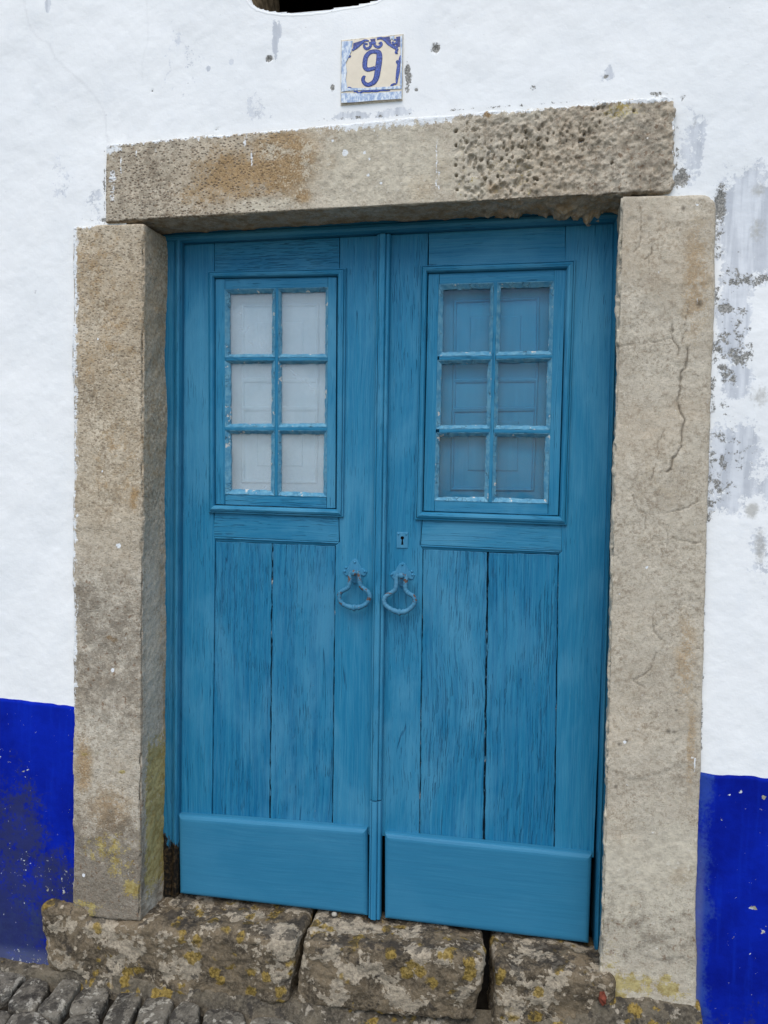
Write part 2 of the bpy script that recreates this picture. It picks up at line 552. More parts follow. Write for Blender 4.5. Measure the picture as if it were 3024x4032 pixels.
def wall_material():
    n = NT('whitewashed_plaster', 0.85, 0.15)
    thin, bare, grime, crack = n.attr('mask')
    big = n.noise(2.2, None, 4, 0.6)
    med = n.noise(22, None, 5, 0.6)
    fine = n.noise(150, None, 4, 0.65)
    brush = n.noise(60, n.vmul(n.pos, (1, 1, 0.08)), 3, 0.6)
    col = n.mix(n.step(big, 0.3, 0.7), (0.735, 0.755, 0.755), (0.80, 0.81, 0.80))
    col = n.mix(n.math('MULTIPLY', n.step(med, 0.52, 0.75), 0.16), col, (0.60, 0.64, 0.68))
    fx = n.math('ADD', n.math('MULTIPLY', med, 0.45), n.math('ADD', n.math('MULTIPLY', fine, 0.35), n.math('MULTIPLY', brush, 0.2)))
    t = near(n, thin, n.math('ADD', n.math('MULTIPLY', n.noise(26, None, 7, 0.75), 0.7), n.math('ADD', n.math('MULTIPLY', fine, 0.2), n.math('MULTIPLY', brush, 0.1))), 0.03, 0.36, 0.64)
    thincol = n.mix(n.step(brush, 0.35, 0.65), (0.37, 0.40, 0.45), (0.58, 0.61, 0.65))
    col = n.mix(n.math('MULTIPLY', t, 0.70), col, thincol)
    fb = n.math('ADD', n.math('MULTIPLY', n.noise(32, None, 7, 0.75), 0.78), n.math('MULTIPLY', n.noise(170, None, 3, 0.65), 0.22))
    b = near(n, bare, fb, 0.02, 0.36, 0.64)
    cem = n.mix(n.step(n.noise(260, None, 3, 0.7), 0.4, 0.62), (0.15, 0.15, 0.14), (0.37, 0.36, 0.33))
    col = n.mix(b, col, cem)
    g = near(n, grime, fx, 0.12, 0.36, 0.64)
    col = n.mix(n.math('MULTIPLY', g, 0.7), col, (0.36, 0.35, 0.31))
    col = n.mix(n.math('MULTIPLY', crack, 0.17), col, (0.36, 0.37, 0.38))
    # tiny dark pocks
    pk = n.step(n.noise(46, None, 2, 0.5), 0.808, 0.82)
    col = n.mix(n.math('MULTIPLY', pk, 0.7), col, (0.25, 0.25, 0.24))
    h = n.math('ADD', n.math('MULTIPLY', med, 1.0), n.math('ADD', n.math('MULTIPLY', fine, 0.35), n.math('MULTIPLY', brush, 0.25)))
    h = n.math('SUBTRACT', h, n.math('MULTIPLY', b, 0.55))
    h = n.math('SUBTRACT', h, n.math('MULTIPLY', t, 0.12))
    return n.done(col, n.bump(h, 0.0026, 0.5))
M_WALL = wall_material()

def dado_material():
    n = NT('cobalt_blue_limewash', 0.85, 0.06)
    dirt, chips, thin, edge = n.attr('mask')
    big = n.noise(5, None, 5, 0.62)
    brush = n.noise(45, n.vmul(n.pos, (1, 1, 0.1)), 4, 0.6)
    fine = n.noise(130, None, 4, 0.65)
    col = n.mix(n.step(big, 0.32, 0.68), (0.0015, 0.008, 0.20), (0.002, 0.016, 0.34))
    col = n.mix(n.math('MULTIPLY', n.step(brush, 0.5, 0.72), 0.35), col, (0.004, 0.028, 0.42))
    tf = near(n, thin, n.math('ADD', n.math('MULTIPLY', n.noise(18, None, 5, 0.65), 0.6), n.math('MULTIPLY', fine, 0.4)), 0.10, 0.36, 0.64)
    col = n.mix(n.math('MULTIPLY', tf, 0.6), col, (0.035, 0.080, 0.29))
    d = near(n, dirt, n.math('ADD', n.math('MULTIPLY', n.noise(26, None, 6, 0.7), 0.6), n.math('MULTIPLY', fine, 0.4)), 0.09, 0.36, 0.64)
    col = n.mix(n.math('MULTIPLY', d, 0.72), col, (0.030, 0.036, 0.055))
    c = near(n, chips, n.noise(75, None, 4, 0.65), 0.012, 0.30, 0.70)
    col = n.mix(c, col, n.mix(n.step(n.noise(25), 0.5, 0.6), (0.55, 0.58, 0.62), (0.30, 0.28, 0.20)))
    col = n.mix(n.math('MULTIPLY', edge, 0.6), col, (0.16, 0.18, 0.26))
    h = n.math('ADD', big, n.math('ADD', n.math('MULTIPLY', fine, 0.35), n.math('MULTIPLY', brush, 0.3)))
    h = n.math('SUBTRACT', h, n.math('MULTIPLY', c, 0.6))
    return n.done(col, n.bump(h, 0.003, 0.6))
M_DADO = dado_material()

def stone_material():
    n = NT('weathered_limestone', 0.88, 0.15)
    stain, grime, yel, white = n.attr('mask')
    crust, crack, grey, peck = n.attr('mask2')
    big = n.noise(7, None, 5, 0.65, 0.3)
    med = n.noise(55, None, 5, 0.65)
    fine = n.noise(240, None, 4, 0.7)
    sp = n.noise(420, None, 3, 0.6)
    col = n.mix(n.step(big, 0.3, 0.7), (0.385, 0.310, 0.210), (0.530, 0.450, 0.330))
    gcol = n.mix(n.step(big, 0.3, 0.7), (0.430, 0.385, 0.310), (0.550, 0.505, 0.415))
    col = n.mix(grey, col, gcol)
    col = n.mix(n.math('MULTIPLY', n.step(med, 0.46, 0.68), 0.50), col, (0.22, 0.175, 0.12))
    col = n.mix(n.math('MULTIPLY', n.step(fine, 0.50, 0.72), 0.55), col, (0.62, 0.56, 0.45))
    col = n.mix(n.math('MULTIPLY', n.step(sp, 0.54, 0.70), 0.58), col, (0.14, 0.115, 0.085))
    mott = n.noise(125, None, 3, 0.7)
    mk = n.math('MULTIPLY_ADD', n.step(n.noise(9, n.vadd(n.pos, (2, 7, 1)), 4, 0.6), 0.35, 0.65), 0.45, n.math('MULTIPLY_ADD', grey, -0.30, 0.38))
    col = n.mix(n.math('MULTIPLY', n.step(mott, 0.50, 0.64), mk), col, (0.20, 0.155, 0.105))
    col = n.mix(n.math('MULTIPLY', n.step(mott, 0.46, 0.34), n.math('MULTIPLY', mk, 0.8)), col, (0.66, 0.59, 0.46))
    warm = n.step(n.noise(4.2, n.vadd(n.pos, (5, 1, 2)), 4, 0.6), 0.42, 0.66)
    col = n.mix(n.math('MULTIPLY', warm, 0.22), col, (0.40, 0.30, 0.19))
    mx = n.math('ADD', n.math('MULTIPLY', n.noise(30, None, 6, 0.7), 0.65), n.math('MULTIPLY', fine, 0.35))
    s = near(n, stain, mx, 0.10, 0.36, 0.64)
    col = n.mix(n.math('MULTIPLY', s, 0.80), col, n.mix(n.step(fine, 0.35, 0.65), (0.20, 0.115, 0.042), (0.39, 0.255, 0.115)))
    cr = near(n, crust, mx, 0.07, 0.36, 0.64)
    col = n.mix(n.math('MULTIPLY', cr, 0.72), col, n.mix(n.step(med, 0.35, 0.65), (0.42, 0.38, 0.30), (0.62, 0.57, 0.45)))
    # pale round lichen discs inside the crusted part
    vd = n.voro(62, n.vadd(n.pos, n.vmul(n.noise(50, None, 3, 0.6, color=True), (0.012, 0.012, 0.012))))
    disc = n.math('MULTIPLY', n.step(vd, 0.30, 0.22), n.step(n.noise(20), 0.52, 0.58))
    col = n.mix(n.math('MULTIPLY', n.math('MULTIPLY', disc, crust), 0.75), col, (0.60, 0.56, 0.47))
    g = near(n, grime, mx, 0.12, 0.36, 0.64)
    col = n.mix(n.math('MULTIPLY', g, 0.70), col, n.mix(n.step(fine, 0.4, 0.65), (0.060, 0.048, 0.036), (0.17, 0.135, 0.095)))
    # rusty brown flecks where grimy
    fl = n.math('MULTIPLY', n.step(n.noise(85, None, 3, 0.6), 0.60, 0.66), n.step(grime, 0.15, 0.5))
    col = n.mix(n.math('MULTIPLY', fl, 0.6), col, (0.14, 0.07, 0.03))
    y = near(n, yel, n.math('ADD', n.math('MULTIPLY', n.noise(42, None, 5, 0.7), 0.6), n.math('MULTIPLY', fine, 0.4)), 0.04, 0.36, 0.64)
    col = n.mix(n.math('MULTIPLY', y, 0.85), col, n.mix(n.step(med, 0.35, 0.65), (0.28, 0.205, 0.05), (0.46, 0.38, 0.15)))
    col = n.mix(n.math('MULTIPLY', crack, 0.72), col, (0.06, 0.048, 0.034))
    wv = n.math('ADD', n.math('MULTIPLY', n.noise(70, n.vmul(n.pos, (1, 1, 0.5)), 5, 0.7), 0.7), n.math('MULTIPLY', fine, 0.3))
    w = near(n, white, wv, 0.03, 0.36, 0.64)
    col = n.mix(w, col, (0.72, 0.74, 0.74))
    # lone white flecks
    fk = n.step(n.noise(58, None, 1.5, 0.5), 0.80, 0.812)
    col = n.mix(fk, col, (0.66, 0.64, 0.58))
    pv = n.voro(135, n.vmul(n.pos, (0.75, 1, 1)))
    pk = n.math('MULTIPLY', n.step(pv, 0.45, 0.15), peck)
    col = n.mix(n.math('MULTIPLY', pk, 0.62), col, (0.16, 0.12, 0.085))
    h = n.math('ADD', n.math('MULTIPLY', med, 0.9), n.math('MULTIPLY', fine, 0.5))
    h = n.math('SUBTRACT', h, n.math('MULTIPLY', pk, 0.75))
    h = n.math('SUBTRACT', h, n.math('MULTIPLY', n.step(sp, 0.56, 0.72), 0.25))
    return n.done(col, n.bump(h, 0.003, 0.75))
M_STONE = stone_material()

def lichen_stone_material(name, dark, mid, pale, yellow=0.5, paleamt=0.5, ps=13.0, topdark=0.0, black=0.60):
    n = NT(name, 0.9, 0.12)
    r = n.rnd()
    off = n.N('ShaderNodeCombineXYZ')
    for i, k in enumerate((7.0, 3.0, 5.0)): n.put(off.inputs[i], n.math('MULTIPLY', r, k))
    p = n.vadd(n.pos, off.outputs[0])
    a = n.noise(12, p, 6, 0.68, 0.3)
    f = n.noise(120, p, 5, 0.68)
    ff = n.noise(330, p, 3, 0.6)
    col = n.mix(n.step(a, 0.36, 0.64), dark, mid)
    col = n.mix(n.math('MULTIPLY', n.step(f, 0.40, 0.68), 0.55), col, n.mix(0.4, mid, pale))
    col = n.mix(n.math('MULTIPLY', n.step(ff, 0.55, 0.72), 0.5), col, (0.03, 0.026, 0.02))
    # grey-beige crustose patches with lobed edges
    pn = n.math('ADD', n.math('MULTIPLY', n.noise(ps, n.vadd(p, (3.1, 0, 0)), 3, 0.55), 0.72), n.math('MULTIPLY', n.noise(85, p, 3, 0.6), 0.28))
    t0 = 0.64-0.16*paleamt
    pm = n.step(pn, t0, t0+0.022)
    col = n.mix(n.math('MULTIPLY', pm, 0.85), col, n.mix(n.step(f, 0.35, 0.65), tuple(c*0.72 for c in pale), tuple(min(1, c*1.2) for c in pale)))
    # small whitish discs
    v2 = n.voro(38, n.vadd(p, n.vmul(n.noise(60, p, 3, 0.6, color=True), (0.014, 0.014, 0.014))))
    d2 = n.math('MULTIPLY', n.step(v2, 0.26, 0.20), n.step(n.noise(11, n.vadd(p, (0, 4, 0))), 0.50, 0.56))
    col = n.mix(n.math('MULTIPLY', d2, 0.8), col, tuple(min(1, c*1.22) for c in pale))
    # mustard lichen
    v3 = n.voro(21, n.vadd(p, n.vmul(n.noise(55, p, 4, 0.65, color=True), (0.030, 0.030, 0.030))))
    t1 = 0.62-0.12*yellow
    d3 = n.math('MULTIPLY', n.step(v3, 0.40, 0.33), n.step(n.noise(6.5, n.vadd(p, (9, 2, 5)), 3, 0.6), t1, t1+0.04))
    col = n.mix(n.math('MULTIPLY', d3, 0.88), col, n.mix(n.step(f, 0.35, 0.62), (0.120, 0.078, 0.014), (0.31, 0.215, 0.055)))
    # black crust
    up = n.step(n.sep(n.geo.outputs['Normal'])[2], 0.45, 0.9)
    bk = n.step(n.math('MULTIPLY_ADD', up, topdark, n.noise(17, n.vadd(p, (1, 8, 3)), 5, 0.7)), black, black+0.05)
    col = n.mix(n.math('MULTIPLY', bk, 0.7), col, (0.032, 0.029, 0.026))
    h = n.math('ADD', n.math('MULTIPLY', a, 1.2), n.math('ADD', n.math('MULTIPLY', f, 0.7), n.math('MULTIPLY', pm, 0.15)))
    return n.done(col, n.bump(h, 0.007, 1.0))
M_STEP = lichen_stone_material('lichened_step_stone', (0.050, 0.040, 0.028), (0.185, 0.142, 0.090), (0.37, 0.315, 0.235), 0.9, 0.75, topdark=0.10)
M_COBBLE = lichen_stone_material('lichened_cobble_stone', (0.055, 0.050, 0.042), (0.190, 0.172, 0.138), (0.36, 0.34, 0.285), 0.0, 0.50, 26.0, black=0.52)
M_MORTAR = lichen_stone_material('lichened_mortar', (0.045, 0.039, 0.030), (0.140, 0.117, 0.082), (0.29, 0.255, 0.20), 1.3, 0.40, 20.0, black=0.57)

def plain(name, col, rough=0.7, spec=0.3, var=0.25, scale=60):
    n = NT(name, rough, spec)
    a = n.noise(scale, None, 5, 0.62)
    c = n.mix(n.step(a, 0.3, 0.7), tuple(x*(1-var) for x in col), tuple(min(1, x*(1+var)) for x in col))
    return n.done(c, n.bump(a, 0.001, 0.4))
M_DARK = plain('dark_room_plaster', (0.05, 0.045, 0.04), 0.9, 0.1)
M_SOIL = plain('dark_joint_soil', (0.020, 0.017, 0.013), 0.95, 0.1, 0.5, 90)
def street_material():
    n = NT('far_sett_paving', 0.92, 0.1)
    p = n.vmul(n.pos, (1, 1, 0))
    e = n.voro(7.0, p, 'DISTANCE_TO_EDGE')
    c = n.voro(7.0, p, 'F1', 'Color')
    a = n.noise(40, None, 5, 0.65)
    col = n.mix(n.step(a, 0.3, 0.7), (0.13, 0.12, 0.10), (0.27, 0.25, 0.21))
    col = n.mix(0.25, col, c, 'SOFT_LIGHT')
    col = n.mix(n.step(e, 0.06, 0.02), col, (0.05, 0.045, 0.035))
    return n.done(col, n.bump(n.step(e, 0.0, 0.1), 0.01, 0.6))
M_STREET = street_material()
M_BLACK = plain('keyhole_dark', (0.004, 0.004, 0.005), 0.9, 0.0)
M_WOODOLD = plain('weathered_lintel_wood', (0.20, 0.15, 0.09), 0.9, 0.1, 0.5, 40)
M_CREAM = plain('cream_tile_glaze', (0.70, 0.62, 0.48), 0.18, 0.5, 0.04, 30)
M_NAVY = plain('navy_tile_paint', (0.010, 0.022, 0.165), 0.2, 0.5, 0.3, 300)
M_MIDBLUE = plain('blue_tile_paint', (0.040, 0.075, 0.30), 0.2, 0.4, 0.6, 220)
M_GROUTC = plain('cream_tile_bedding', (0.55, 0.51, 0.42), 0.9, 0.1, 0.25, 120)
M_BRICK = plain('red_brick_chip', (0.16, 0.045, 0.028), 0.9, 0.1)
M_PEBBLE = plain('white_pebble_stone', (0.36, 0.34, 0.29), 0.8, 0.2)
M_ROOF = plain('roof_tile_clay', (0.32, 0.14, 0.08), 0.9, 0.1)
def smear_material():
    n = NT('thin_limewash_smear', 0.7, 0.2)
    a = n.noise(120, n.vmul(n.pos, (1, 1, 0.45)), 5, 0.7)
    col = n.mix(n.step(a, 0.40, 0.60), (0.30, 0.40, 0.58), (0.70, 0.76, 0.80))
    return n.done(col, n.bump(a, 0.001, 0.5))
M_SMEAR = smear_material()

# =================================================================== SETTING
YW = -0.125       # plaster face
YS = -0.140       # face of the dressed stone
# ---- street ground sheet
def ground_sheet():
    xs = np.concatenate([np.linspace(-40, -1.3, 14), np.linspace(-1.2, 2.6, 40), np.linspace(2.7, 42, 14)])
    ys = np.concatenate([np.linspace(-60, -2.2, 14), np.linspace(-2.1, -0.05, 24)])
    X, Yg = np.meshgrid(xs, ys, indexing='ij')
    P = np.stack([X.ravel(), Yg.ravel(), np.full(X.size, -0.235)], 1)
    P[:, 2] += (fbm(P, 3, 3, 5)-0.5)*0.012
    idx = np.arange(X.size).reshape(X.shape)
    F = np.stack([idx[:-1, :-1], idx[1:, :-1], idx[1:, 1:], idx[:-1, 1:]], -1).reshape(-1, 4)
    return obj('street_ground', P, F, M_STREET, None, True)
street = props(ground_sheet(), kind='structure')
def soil_sheet():
    X, Yg = np.meshgrid(np.linspace(-1.35, 2.45, 90), np.linspace(-1.4, -0.08, 40), indexing='ij')
    P = np.stack([X.ravel(), Yg.ravel(), np.full(X.size, -0.224)], 1)
    P[:, 2] += (fbm(P, 14, 3, 6)-0.5)*0.006
    idx = np.arange(X.size).reshape(X.shape)
    F = np.stack([idx[:-1, :-1], idx[1:, :-1], idx[1:, 1:], idx[:-1, 1:]], -1).reshape(-1, 4)
    return obj('joint_soil', P, F, M_SOIL, None, True)
props(soil_sheet(), kind='structure')

# ---- cobbles
def zz1(l): return [(x*0.4822, 3450+y*0.4822) for x, y in l]
def zz2(l): return [(700+x*0.4822, 3450+y*0.4822) for x, y in l]
cob_px = [
    zz1([(-190, 690), (0, 655), (100, 685), (270, 700), (298, 742), (150, 860), (60, 975), (-10, 1000), (-200, 960)]),
    zz1([(300, 757), (382, 762), (402, 850), (390, 920), (282, 1080), (60, 1050), (70, 985), (185, 855)]),
    zz1([(560, 785), (685, 832), (668, 880), (540, 1045), (470, 1165), (295, 1108), (308, 1075), (440, 940)]),
    zz1([(712, 836), (868, 862), (896, 960), (828, 1090), (605, 1100), (560, 1055), (600, 985)]),
    zz1([(965, 935), (1148, 935), (1155, 990), (1088, 1125), (1005, 1250), (825, 1250), (842, 1130)]),
    zz1([(1240, 930), (1436, 1012), (1400, 1080), (1320, 1280), (1060, 1280), (1135, 1090), (1185, 980)]),
    zz1([(1500, 1015), (1636, 1062), (1618, 1300), (1335, 1300), (1392, 1120)]),
    zz1([(-160, 1040), (0, 1072), (88, 1078), (98, 1108), (10, 1215), (-180, 1215)]),
    zz1([(105, 1105), (290, 1092), (465, 1190), (440, 1420), (40, 1400), (22, 1215)]),
    zz1([(600, 1118), (815, 1108), (805, 1260), (760, 1420), (460, 1420), (505, 1200)]),
    zz2([(215, 1078), (270, 1048), (400, 1062), (545, 1122), (552, 1220), (520, 1330), (190, 1330)]),
    zz2([(585, 1155), (640, 1124), (870, 1152), (985, 1215), (1000, 1350), (575, 1350)]),
]
GZ = -0.195
def cobble(poly_xy, top, seed):
    """irregular rounded sett from a plan outline"""
    rng = random.Random(seed)
    c = np.mean(poly_xy, 0)
    # resample
    pts = []
    n = len(poly_xy)
    for i in range(n):
        a, b = np.array(poly_xy[i]), np.array(poly_xy[(i+1) % n])
        k = max(1, int(np.linalg.norm(b-a)/0.012))
        for j in range(k): pts.append(a+(b-a)*j/k)
    pts = np.array(pts)
    for _ in range(1): pts = 0.5*pts+0.25*(np.roll(pts, 1, 0)+np.roll(pts, -1, 0))
    pts = c+(pts-c)*1.025
    m = len(pts)
    tilt = (rng.uniform(-0.06, 0.06), rng.uniform(-0.06, 0.06))
    V, F = [], []
    prof = [(0.12, 0.0), (0.4, 0.0), (0.66, 0.0), (0.84, -0.0008), (0.92, -0.0025), (0.965, -0.007), (0.99, -0.015), (1.0, -0.032), (0.985, -0.075)]
    for s, dz in prof:
        for q in pts:
            v = c+(q-c)*s
            V.append((v[0], v[1], top+dz+tilt[0]*(v[0]-c[0])+tilt[1]*(v[1]-c[1])))
    V = np.array(V)
    amp = (fbm(V, 30, 4, seed)-0.5)*0.016+(fbm(V, 110, 3, seed+9)-0.5)*0.006
    V[:, 2] += amp*0.6
    V[:, 0] += (fbm(V, 45, 3, seed+3)-0.5)*0.010
    V[:, 1] += (fbm(V, 45, 3, seed+4)-0.5)*0.010
    area = np.sum(pts[:, 0]*np.roll(pts[:, 1], -1)-np.roll(pts[:, 0], -1)*pts[:, 1])
    K = len(prof)
    F.append(list(range(m)))
    for k in range(K-1):
        for i in range(m):
            j = (i+1) % m
            F.append([k*m+i, (k+1)*m+i, (k+1)*m+j, k*m+j])
    if area < 0: F = [f[::-1] for f in F]
    return V, F
cob_world = []
for i, pl in enumerate(cob_px):
    pw = [G(x, y, GZ) for x, y in pl]
    cob_world.append(pw)
    V, F = cobble(pw, GZ+random.Random(i).uniform(-0.006, 0.006), 100+i)
    obj('cobblestone', V, F, M_COBBLE, street, True)
# more setts of the same coursing, outside what the photograph shows
cc = [np.mean(p, 0) for p in cob_world]
rad = [max(np.linalg.norm(np.array(q)-c) for q in p) for p, c in zip(cob_world, cc)]
protos = []
ang = math.radians(38)
ca, sa = math.cos(ang), math.sin(ang)
for k in range(8):
    rr = random.Random(k+50)
    L_, B_ = 0.20+rr.uniform(-0.02, 0.02), 0.095+rr.uniform(-0.008, 0.008)
    base = [(-L_/2, -B_/2), (0, -B_/2), (L_/2, -B_/2), (L_/2, 0), (L_/2, B_/2), (0, B_/2), (-L_/2, B_/2), (-L_/2, 0)]
    base = [(x+rr.uniform(-0.01, 0.01), y+rr.uniform(-0.008, 0.008)) for x, y in base]
    poly = [(x*ca-y*sa, x*sa+y*ca) for x, y in base]
    V, F = cobble(poly, 0.0, 300+k)
    protos.append((V, F))
proto_mesh = []
cnt = 0
for a in range(-14, 22):
    for b in range(-22, 22):
        u_, v_ = a*0.215+(0.1 if b % 2 else 0), b*0.107
        x, y = 0.3+u_*ca-v_*sa, -0.9+u_*sa+v_*ca
        if not (-1.3 < x < 2.4 and -1.35 < y < -0.30): continue
        if any(np.hypot(x-c[0], y-c[1]) < r_*0.62+0.075 for c, r_ in zip(cc, rad)): continue
        k = random.randrange(8)
        if len(proto_mesh) <= k or True:
            V, F = protos[k]
            key = 'sett%d' % k
            if key not in bpy.data.meshes:
                o = obj(key, np.array(V)+np.array([x, y, GZ]), F, M_COBBLE, street, True)
                o.name = 'cobblestone'
                o.data.name = key
                WLOC[o.name] = Vector((x, y, GZ))
                off0 = np.array(V)
                bpy.data.meshes[key]['cx'] = float((off0[:, 0].min()+off0[:, 0].max())/2)
                bpy.data.meshes[key]['cy'] = float((off0[:, 1].min()+off0[:, 1].max())/2)
                bpy.data.meshes[key]['cz'] = float((off0[:, 2].min()+off0[:, 2].max())/2)
            else:
                me = bpy.data.meshes[key]
                o = bpy.data.objects.new('cobblestone', me)
                COL.objects.link(o)
                o.parent = street
                o.location = Vector((x+me['cx'], y+me['cy'], GZ+me['cz']+random.uniform(-0.006, 0.006)))-WLOC[street.name]
        cnt += 1

# ---- mortar footing along the wall
def footing():
    hx = [-3.0, -0.6, -0.30, -0.12, 0.1, 0.45, 0.64, 0.85, 0.95, 1.10, 1.20, 1.46, 1.475, 1.6, 3.5]
    hz = [-0.17, -0.163, -0.172, -0.150, -0.158, -0.160, -0.172, -0.168, -0.150, -0.110, -0.040, -0.018, -0.12, -0.17, -0.17]
    xs = np.concatenate([np.linspace(-3, -0.65, 30), np.arange(-0.64, 1.72, 0.004), np.linspace(1.74, 3.5, 30)])
    S = np.linspace(0, 1, 44)
    X, T = np.meshgrid(xs, S, indexing='ij')
    H = np.interp(X, hx, hz)
    H = H+(fbm(np.stack([X.ravel()*1.0, X.ravel()*0, X.ravel()*0], 1), 14, 3, 71).reshape(X.shape)-0.5)*0.02
    Yb, Yf = -0.10, np.interp(X, [-3, -0.3, 0.0, 0.4, 0.8, 1.2, 3.5], [-0.165, -0.175, -0.185, -0.215, -0.245, -0.25, -0.25])
    t1 = np.clip(T/0.35, 0, 1)
    t2 = np.clip((T-0.35)/0.65, 0, 1)
    Ymid = np.interp(X, [1.1, 1.2], [-0.155, -0.148])
    Yv = Yb+(Ymid-Yb)*t1+(Yf-Ymid)*t2
    Zv = H-0.012*t1-(H+0.232)*(t2**1.25)
    P = np.stack([X.ravel(), Yv.ravel(), Zv.ravel()], 1)
    dn = (fbm(P, 22, 5, 31)-0.5)*0.030+(fbm(P, 90, 3, 37)-0.5)*0.008
    P[:, 1] -= dn*0.8
    P[:, 2] += dn*0.7
    idx = np.arange(X.size).reshape(X.shape)
    F = np.stack([idx[:-1, :-1], idx[:-1, 1:], idx[1:, 1:], idx[1:, :-1]], -1).reshape(-1, 4)
    return obj('mortar_footing', P, F, M_MORTAR, None, True)
props(footing(), kind='structure')

# ---- house front
house = props(empty('house', (0.6, 0.2, -0.2)), 'whitewashed plaster house front with cobalt blue painted band along its foot', 'house')
niche_px = [(940, -420), (948, -150), (960, -50), (980, 0), (993, 17), (1014, 32), (1056, 44), (1100, 49), (1153, 51), (1208, 47), (1280, 40), (1326, 30), (1406, 18), (1480, 0), (1560, -40), (1600, -120), (1610, -420)]
niche = np.array([W(x, y, YW) for x, y in niche_px])
nt_ = niche[-1][0]-niche[0][0]
top = [(niche[0][0]+nt_*(0.5-0.5*math.cos(math.pi*k/10)), max(niche[0][1], niche[-1][1])+0.16*math.sin(math.pi*k/10)) for k in range(9, 0, -1)]
niche = np.array(list(map(tuple, niche))+top)
def in_poly(x, z, poly):
    ins = np.zeros(len(x), bool)
    j = len(poly)-1
    for i in range(len(poly)):
        xi, zi = poly[i]
        xj, zj = poly[j]
        c = ((zi > z) != (zj > z)) & (x < (xj-xi)*(z-zi)/(zj-zi+1e-12)+xi)
        ins ^= c
        j = i
    return ins
def wall_relief(P):
    return ((fbm(P, 2.6, 3, 11)-0.5)*0.014+(fbm(P, 14, 4, 13)-0.5)*0.0045+(fbm(P, 60, 3, 17)-0.5)*0.0012)*sstep(0.10, 0.20, np.maximum(np.abs(P[:, 0]-0.583), np.abs(P[:, 2]-2.325)))
def build_wall():
    xs = np.concatenate([np.linspace(-3.2, -0.62, 60), np.arange(-0.61, 1.78, 0.0042), np.linspace(1.79, 4.2, 60)])
    zs = np.concatenate([np.arange(-0.26, 2.72, 0.0042), np.linspace(2.73, 4.2, 50)])
    X, Z = np.meshgrid(xs, zs, indexing='ij')
    P = np.stack([X.ravel(), np.full(X.size, YW), Z.ravel()], 1)
    P[:, 1] -= wall_relief(P)
    thin = blobs(P, [(2735, 590, 40, 110, 0.62), (2745, 480, 30, 60, 0.5), (2950, 830, 80, 130, 0.85), (2930, 1000, 70, 110, 0.8), (3010, 900, 60, 150, 0.8), (2890, 1230, 45, 170, 0.85), (2910, 1500, 45, 70, 0.75), (2880, 1850, 70, 130, 0.85), (2930, 1760, 60, 80, 0.7),
        (3000, 1890, 60, 100, 0.5), (2480, 470, 60, 20, 0.5), (1500, 440, 180, 18, 0.55), (2390, 285, 25, 30, 0.55), (1010, 420, 60, 50, 0.42), (560, 700, 120, 90, 0.35), (235, 690, 40, 90, 0.45), (360, 780, 60, 120, 0.35), (700, 230, 90, 140, 0.3),
        (180, 15, 10, 26, 0.9), (1080, 150, 12, 60, 0.92), (1095, 110, 8, 30, 0.9), (815, 262, 7, 10, 0.95), (905, 235, 8, 9, 0.95), (3010, 2180, 50, 90, 0.5)])
    bare = blobs(P, [(2838, 800, 20, 60, 0.95), (2822, 900, 20.4, 101.5, 0.56), (2900, 1086, 27.2, 52.2, 0.64), (2863, 1208, 25.5, 26.1, 0.736), (2910, 1256, 30.6, 40.6, 0.6), (2944, 1086, 34, 20.3, 0.56), (2985, 1100, 47.6, 26.1, 0.576), (2903, 1405, 57.8, 34.8, 0.68),
        (2850, 1466, 44.2, 49.3, 0.576), (2856, 1598, 13.6, 11.6, 0.72), (2822, 1358, 20.4, 49.3, 0.56), (2822, 1168, 13.6, 58, 0.56), (2806, 1534, 15.3, 87, 0.6), (2840, 1790, 85, 101.5, 0.48), (2815, 1907, 54.4, 87, 0.544), (2783, 1990, 23.8, 87, 0.576), (2925, 1330, 27.2, 72.5, 0.528),
        (2860, 1330, 17, 43.5, 0.56), (2780, 2220, 5, 110, 0.62), (2772, 2500, 5, 110, 0.6), (2766, 2850, 6, 160, 0.66), (1056, 224, 13, 10, 1), (1713, 181, 16, 18, 1), (1603, 290, 9, 60, 0.8), (1610, 300, 10, 28, 0.8),
        (2388, 295, 9, 8, 0.8), (1637, 345, 5, 6, 0.9), (592, 351, 4, 4, 1), (2095, 340, 14, 10, 0.7), (2600, 362, 30, 9, 0.75), (2690, 375, 12, 12, 0.75), (2668, 640, 6, 90, 0.6), (2680, 700, 28, 30, 0.85), (405, 740, 5, 120, 0.62), (400, 862, 40, 9, 0.75), (1305, 340, 8, 14, 0.6), (1420, 455, 160, 5, 0.5), (850, 505, 8, 4, 0.9), (1200, 470, 60, 4, 0.48), (2000, 410, 300, 5, 0.48)])
    bare = bare*np.where(bare > 0.9, 1.0, 0.84)
    thin = np.clip(thin*1.12, 0, 1)
    dust_haze = blobs(P, [(3000, 2160, 18, 60, 0.7), (2965, 2010, 22, 24, 0.75), (3000, 1560, 30, 40, 0.5), (2995, 900, 30, 40, 0.5), (2995, 740, 25, 25, 0.5), (2740, 470, 8, 40, 0.4)])
    ck = [W(x, y, YW) for x, y in [(95, -40), (99, 27), (119, 113), (150, 150), (192, 172), (219, 232), (272, 278), (345, 345), (391, 404), (411, 451), (424, 557)]]
    wob = P[:, 0]+(fbm(P, 60, 3, 88)-0.5)*0.012
    crack = sstep(0.0048, 0.0005, seg_dist(wob, P[:, 2], ck))
    ck2 = [W(x, y, YW) for x, y in [(1640, 355), (1655, 372), (1700, 390)]]
    crack = np.maximum(crack, 0.7*sstep(0.004, 0.0005, seg_dist(wob, P[:, 2], ck2)))
